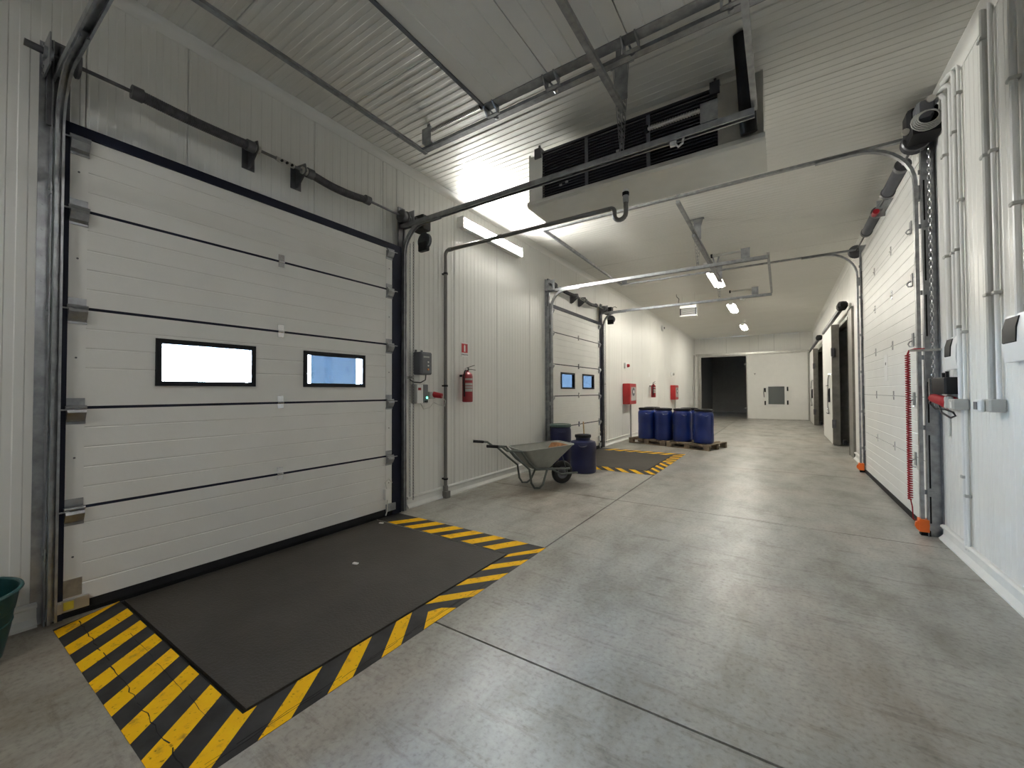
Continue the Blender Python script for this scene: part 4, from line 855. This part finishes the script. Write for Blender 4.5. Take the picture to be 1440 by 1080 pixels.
# ------------------------------------------------------------------ cold store sliding doors, right wall
def cold_door(yo0, yo1, yl0, yl1, label):
    t_ = thing('door_5' if yl0 < 15 else 'door_6', label, 'door', (XR, yl0, 0), 'cold store sliding doors on the right wall'); xf = 1.115
    MB().cbox(xf, XR - .025, yl0 + .05, yl1, .02, 3.12, .01).build('leaf', 'cap_white', t_)
    MB().cbox(xf - .006, XR - .015, yl0, yl0 + .06, .02, 3.12, .01).build('edge_frame', 'jamb_steel', t_)
    m = MB(); m.box(XR - .04, XR, yo0 - .55, yo0, 0, 3.18); m.build('near_jamb', 'jamb_steel', t_, flat=True)
    m = MB(); m.box(XR - .05, XR + .12, yo0, yo0 + .02, 0, 3.05); m.box(XR - .02, XR + .12, yo0, yo1, 3.03, 3.08); m.box(XR + .0, XR + .24, yo1 - .02, yo1, 0, 3.05); m.build('jamb_lining', 'jamb_steel', t_, flat=True)
    m = MB(); m.bar((1.14, yo0 - .1, 3.24), (1.14, yl1, 3.22), .07, .07); m.build('top_rail', 'dark_steel', t_, flat=True)
    m = MB(); m.cbox(1.06, 1.24, yo0 - .25, yo0 + .12, 3.20, 3.36, .05); m.build('drive_cover', 'rubber', t_)
    y = yl0 + .12
    m = MB(); m.tube([(xf - .02, y + .55, .78), (xf - .05, y + .52, 1.0), (xf - .05, y + .48, 1.45), (xf - .05, y + .30, 1.72), (xf - .05, y + .02, 1.83), (xf - .01, y - .02, 1.83)], .022, 8); m.build('lever', 'chrome', t_)
    m = MB(); m.cbox(xf - .05, xf, y + .45, y + .62, 1.10, 1.48, .02); m.build('lock_case', 'black_plastic', t_)
    for z in (1.55, .80): MB().cyl((xf - .06, y + .35, z), (xf - .06, y + .75, z), .014, 8).build('handle_bar', 'dark_steel', t_)
    for z in (.45, 2.3): m = MB(); m.cbox(xf - .02, xf + .06, yl0 - .05, yl0 + .01, z, z + .22, .01); m.build('buffer', 'dark_steel', t_)
    m = MB(); m.cbox(xf + .02, xf + .10, yo0 + .02, yo0 + .14, .22, .32, .02); m.build('floor_guide', 'rubber', t_)
cold_door(11.55, 14.2, 13.36, 16.1, 'white cold store sliding door standing open just past the tall door')
cold_door(18.0, 21.4, 20.5, 23.2, 'white cold store sliding door standing open at the far end')

# ------------------------------------------------------------------ end wall sliding door
ed = thing('door_7', 'white sliding door with a small glazed hatch in the end wall', 'door', (-.15, YE, 0)); yf = YE - .12
m = MB(); m.box(-1.385, -.60, yf, YE - .015, .03, 3.22); m.box(.24, 1.07, yf, YE - .015, .03, 3.22); m.box(-.6, .24, yf, YE - .015, .03, .66); m.box(-.6, .24, yf, YE - .015, 1.70, 3.22); m.build('leaf', 'cap_white', ed, flat=True)
m = MB(); m.box(-1.40, 1.085, yf - .01, YE - .01, 0.0, .05); m.box(-1.42, -1.38, yf - .01, YE - .01, .0, 3.24); m.box(1.06, 1.10, yf - .01, YE - .01, 0, 3.24); m.build('edge_frame', 'stainless', ed, flat=True)
m = MB(); m.box(-.6, .24, yf - .03, yf, .66, .76); m.box(-.6, .24, yf - .03, yf, 1.62, 1.70); m.box(-.6, -.51, yf - .03, yf, .76, 1.62); m.box(.15, .24, yf - .03, yf, .76, 1.62); m.build('hatch_frame', 'white_plastic', ed, flat=True)
MB().box(-.51, .15, yf - .015, yf - .009, .76, 1.62).build('hatch_pane', 'hatch_pane', ed, flat=True)
MB().box(-.6, .24, YE - .03, YE - .02, .66, 1.7).build('hatch_back', 'grey_plastic', ed, flat=True)
for x_, z in ((-.64, 1.45), (-.64, .82), (.27, 1.5), (.27, .85)): MB().cbox(x_ - .03, x_ + .03, yf - .06, yf, z - .1, z + .1, .01).build('hatch_latch', 'black_plastic', ed)
m = MB(); m.tube([(-.68, yf - .03, 1.55), (-.70, yf - .05, 1.35), (-.68, yf - .03, 1.1)], .015, 6); m.build('hatch_handle', 'dark_steel', ed)
m = MB(); m.bar((-3.74, yf - .02, 3.30), (1.13, yf - .02, 3.27), .10, .10); m.build('top_rail', 'stainless', ed, flat=True)
for z in (2.75, .55): MB().cbox(-1.52, -1.38, yf - .04, yf + .02, z - .04, z + .04, .01).build('roller_stop', 'grey_plastic', ed)
m = MB(); m.box(-1.10, -1.02, yf - .003, yf, 2.26, 2.28); m.box(-1.07, -1.05, yf - .003, yf, 2.2, 2.26); m.build('small_mark', 'grey_box', ed, flat=True)
fr = MB(); fr.box(-3.66, -3.50, YE - .04, YE + .1, 0, 3.26); fr.box(-3.66, -1.35, YE - .03, YE + .1, 3.18, 3.30); o = fr.build('trim_3', 'stainless', flat=True); struct(o, 'steel frame round the open end doorway')
tag(MB().cyl((XL + .05, 23.2, .1), (XL + .05, 23.2, 3.3), .03, 10).build('wall_pipe', 'grey_plastic'), 'thin grey pipe in the far left corner', 'pipe')

# ------------------------------------------------------------------ wheelbarrow
wbx = thing('wheelbarrow', 'grey metal wheelbarrow with rusty load bed, standing by the left wall', 'wheelbarrow', (-3.13, 5.28, 0))
A = Vector((.55, .835, 0)).normalized(); Sd = Vector((A.y, -A.x, 0)); O = Vector((-3.13, 5.28, 0)); UZ = Vector((0, 0, 1))
def wp(a, s, z): return O + A * a + Sd * s + UZ * z
rim = []; 
def ringpts(a0, a1, w0, w1, z0, z1, n_=6):
    """rounded trapezoid ring, rear edge at a0 (half width w0), front edge at a1 (half width w1)"""
    cn = [(a0, -w0, z0), (a0, w0, z0), (a1, w1, z1), (a1, -w1, z1)]; out = []
    for i in range(4):
        p, c, q = Vector(cn[i - 1]), Vector(cn[i]), Vector(cn[(i + 1) % 4]); rr = .09
        s_ = c + (p - c).normalized() * rr; e_ = c + (q - c).normalized() * rr
        for k in range(n_ + 1):
            t_ = k / n_; v = s_ * (1 - t_) ** 2 + c * 2 * t_ * (1 - t_) + e_ * t_ * t_; out.append(wp(*v))
    return out
outer = ringpts(-.27, .60, .30, .27, .575, .625); bot = ringpts(-.05, .26, .17, .15, .285, .285)
inner = [p + (O + A * .16 + UZ * .6 - p).normalized() * .006 for p in outer]; ib = [p + UZ * .006 + (O + A * .1 + UZ * .3 - p) * .03 for p in bot]
MB().loft([bot, outer, inner, ib]).build('tray', 'tray_grey', wbx, angle=40); ty_ = COL.objects[-1]
MB().tube(outer, .009, 6, close=True).build('rim', 'tray_grey', ty_)
sl = lambda f, k: [bot[i].lerp(outer[i], f) - UZ * k for i in range(len(bot))]
lvl = [p.lerp(O + A * .15 + UZ * p.z, .04) for p in sl(.40, 0)]
m = MB(); n_ = len(lvl)
front = [i for i in range(n_) if (lvl[i] - O).dot(A) > .2]
MB().poly([(p.x, p.y) for p in lvl], lvl[0].z - .004, lvl[0].z).build('dirt_load', 'rust', wbx)
pl = [ib[i].lerp(inner[i], f) for f in (.5, .93) for i in range(n_) if (inner[i] - O).dot(A) > .5]
h_ = len(pl) // 2; m = MB(); m.loft([[q + UZ * .004 - A * .004 for q in pl[:h_]] + [q + UZ * .004 - A * .004 for q in reversed(pl[h_:])], [q - A * .001 for q in pl[:h_]] + [q - A * .001 for q in reversed(pl[h_:])]]); m.build('rust_patch', 'rust', ty_)
for s_ in (-1, 1):
    m = MB(); m.tube([wp(-.80, s_ * .30, .68), wp(-.60, s_ * .30, .66), wp(-.52, s_ * .29, .60), wp(-.30, s_ * .28, .575), wp(-.16, s_ * .24, .40), wp(-.02, s_ * .19, .285), wp(.30, s_ * .15, .265), wp(.62, s_ * .06, .23)], .0165, 10); ft_ = m.build('frame_tube', 'barrow_tube', wbx)
    MB().tube([wp(-.82, s_ * .30, .682), wp(-.66, s_ * .30, .664)], .021, 10).build('grip', 'rubber', ft_)
    m = MB(); m.tube([wp(-.46, s_ * .285, .59), wp(-.28, s_ * .24, .42), wp(-.14, s_ * .21, .30), wp(-.11, s_ * .21, .10), wp(-.06, s_ * .21, .025), wp(.02, s_ * .21, .018), wp(.08, s_ * .20, .06), wp(.17, s_ * .17, .27)], .0155, 10); m.build('leg', 'barrow_tube', wbx)
m = MB(); m.tube([wp(.25, -.16, .265), wp(.58, -.14, .17), wp(.72, -.10, .165)], .014, 8); m.tube([wp(.25, .16, .265), wp(.42, .14, .175), wp(.74, .09, .165)], .014, 8); m.build('fork', 'barrow_tube', wbx)
for s_ in (-1, 1): m = MB(); m.bar(wp(.47, s_ * .10, .44), wp(.56, s_ * .09, .17), .02, .006); m.build('stay', 'barrow_tube', wbx)
wc = wp(.52, 0, .175)
m = MB(); m.lathe([(.10, -.034), (.135, -.042), (.160, -.036), (.174, -.018), (.175, 0), (.174, .018), (.160, .036), (.135, .042), (.10, .034), (.095, 0)], wc, 28, Sd); tr_ = m.build('tyre', 'tread', wbx)
m = MB(); m.lathe([(.02, -.03), (.06, -.012), (.10, -.02), (.103, 0), (.10, .02), (.06, .012), (.02, .03)], wc, 20, Sd); m.cyl(wc - Sd * .11, wc + Sd * .11, .009, 8); m.build('wheel_hub', 'dark_steel', tr_)

# ------------------------------------------------------------------ drums
def drum(x, y, z, r, h, rn, label, group=None, body='blue_plastic', lid='black_plastic', neck=.07, rot=0):
    t_ = thing('plastic_drum', label, 'drum', (x, y, z), group)
    MB().lathe([(r * .9, 0), (r * .97, .012), (r, .04), (r, h * .25), (r * .985, h * .27), (r * .985, h * .5), (r, h * .52), (r, h - neck - .10), (r * .985, h - neck - .055), (r * .93, h - neck - .02), ((rn + .006), h - neck), (rn, h - neck + .005), (rn, h - .03)], (x, y, z), 32).build('body', body, t_); bo_ = COL.objects[-1]
    MB().lathe([(rn + .006, h - .055), (rn + .016, h - .05), (rn + .018, h - .02), (rn + .012, h - .004), (rn - .02, h), (rn - .03, h - .008), (.02, h - .008)], (x, y, z), 32).build('lid', lid, t_)
    m = MB(); zz = h - neck - .035
    for s_ in (0, math.pi):
        a = rot + s_; ca, sa = math.cos(a), math.sin(a); tx, ty = -sa, ca
        pts = [(x + ca * (r * (.93 + .05 * math.sin(q * math.pi / 6))) + tx * .07 * math.cos(q * math.pi / 6), y + sa * (r * (.93 + .05 * math.sin(q * math.pi / 6))) + ty * .07 * math.cos(q * math.pi / 6), z + zz - .03 - .035 * math.sin(q * math.pi / 6)) for q in range(7)]
        m.tube(pts, .010, 6)
    m.build('handle', body, bo_)
drum(-2.93, 6.72, 0, .228, .66, .125, 'dark blue drum with a small black cap right behind the wheelbarrow', None, 'navy_plastic', 'black_plastic', .10, -1.2)
drum(-3.52, 7.02, 0, .20, .80, .185, 'dark blue drum with a green-grey lid standing against the dock door post', None, 'navy_plastic', 'green_lid', .05, -1.0)
tag(MB().cyl((-3.05, 7.12, .0), (-3.10, 7.13, .85), .0125, 10).build('broom_stick', 'wood_pale'), 'wooden stick standing behind the dark blue drum', 'stick')
PA = R(-17)
def pallet(cx, cy, label):
    t_ = thing('pallet', label, 'pallet', (cx, cy, 0), 'wooden pallets under the blue drums'); ex = Vector((math.cos(PA), math.sin(PA), 0)); ey = Vector((-math.sin(PA), math.cos(PA), 0)); L, D = 1.08, .98
    def ob(u, v, z, a, b_, c, nm):  # one piece of timber
        MB().obox(Vector((cx, cy, z)) + ex * u + ey * v, ex * a, ey * b_, UZ * c).build(nm, 'wood', t_, flat=True)
    for k in range(7): ob(-L / 2 + .05 + (L - .10) * k / 6, 0, .129, .047, D / 2, .011, 'deck_board')
    for v in (-D / 2 + .05, 0, D / 2 - .05):
        ob(0, v, .107, L / 2, .048, .011, 'stringer_board'); ob(0, v, .011, L / 2, .048, .011, 'bottom_board')
        for u in (-L / 2 + .07, 0, L / 2 - .07): ob(u, v, .059, .065, .047, .037, 'block')
pallet(-2.88, 11.56, 'weathered wooden pallet on the left, nearer the wall'); pallet(-1.80, 11.19, 'weathered wooden pallet on the right, nearer the corridor middle')
DG = 'blue drums on the pallets'
for x, y, l in ((-3.06, 11.32, 'blue drum at the left end of the front row'), (-2.60, 11.24, 'blue drum second from the left in the front row'), (-2.12, 11.16, 'blue drum third from the left in the front row'), (-1.60, 11.00, 'blue drum at the right end of the front row'),
                (-3.05, 11.83, 'blue drum in the back row behind the left end drum'), (-2.05, 11.74, 'blue drum in the back row behind the right end drums')):
    drum(x, y, .14, .229, .83, .195, l + ' on the pallets', DG, rot=-1.2)

# ------------------------------------------------------------------ green tub at the picture edge
tb = thing('plastic_tub', 'dark green plastic tub on the floor at the left picture edge', 'tub', (-3.6, .14, 0))
c_ = (-3.57, .135, 0)
MB().lathe([(.20, 0), (.215, .008), (.24, .14), (.252, .245), (.256, .25), (.258, .26), (.272, .36), (.268, .36), (.252, .255), (.21, .02), (.05, .015)], c_, 36).build('body', 'teal_plastic', tb)
MB().tube([(c_[0] + .276 * math.cos(a), c_[1] + .276 * math.sin(a), .36) for a in [i * math.pi / 20 for i in range(40)]], .010, 6, close=True).build('rim', 'teal_rim', tb)
MB().tube([(c_[0] + .246 * math.cos(a), c_[1] + .246 * math.sin(a), .19) for a in [i * math.pi / 20 for i in range(40)]], .004, 6, close=True).build('rib', 'teal_rim', tb)

# little things on the floor
for x, y, k in ((-2.95, 2.12, 0), (-3.62, 2.92, 1)):
    tag(MB().obox((x, y, .006), (.022, .006, 0), (-.004, .012, 0), (0, 0, .004)).build('paper_scrap', 'sign_white'), ('tiny white scrap lying in the middle of the near leveller plate' if k == 0 else 'tiny white scrap at the far door corner of the near leveller'), 'scrap')

for o in COL.objects:
    if o.parent is None and o.name.startswith('door_') and o.name[5:].isdigit(): o['kind'] = 'structure'

# light portals in the window openings (guide the sky sampling only)
for off in (0, DYB):
    for y0, y1 in ((1.04, 1.712), (2.135, 2.817)):
        ld = bpy.data.lights.new('window_portal', 'AREA'); ld.shape = 'RECTANGLE'; ld.size = y1 - y0; ld.size_y = .345
        ld.cycles.is_portal = True
        lo = bpy.data.objects.new('window_portal', ld); COL.objects.link(lo); lo.location = (XD - .05, (y0 + y1) / 2 + off, 1.6425)
        lo.rotation_euler = Vector((1, 0, 0)).to_track_quat('-Z', 'Z').to_euler()
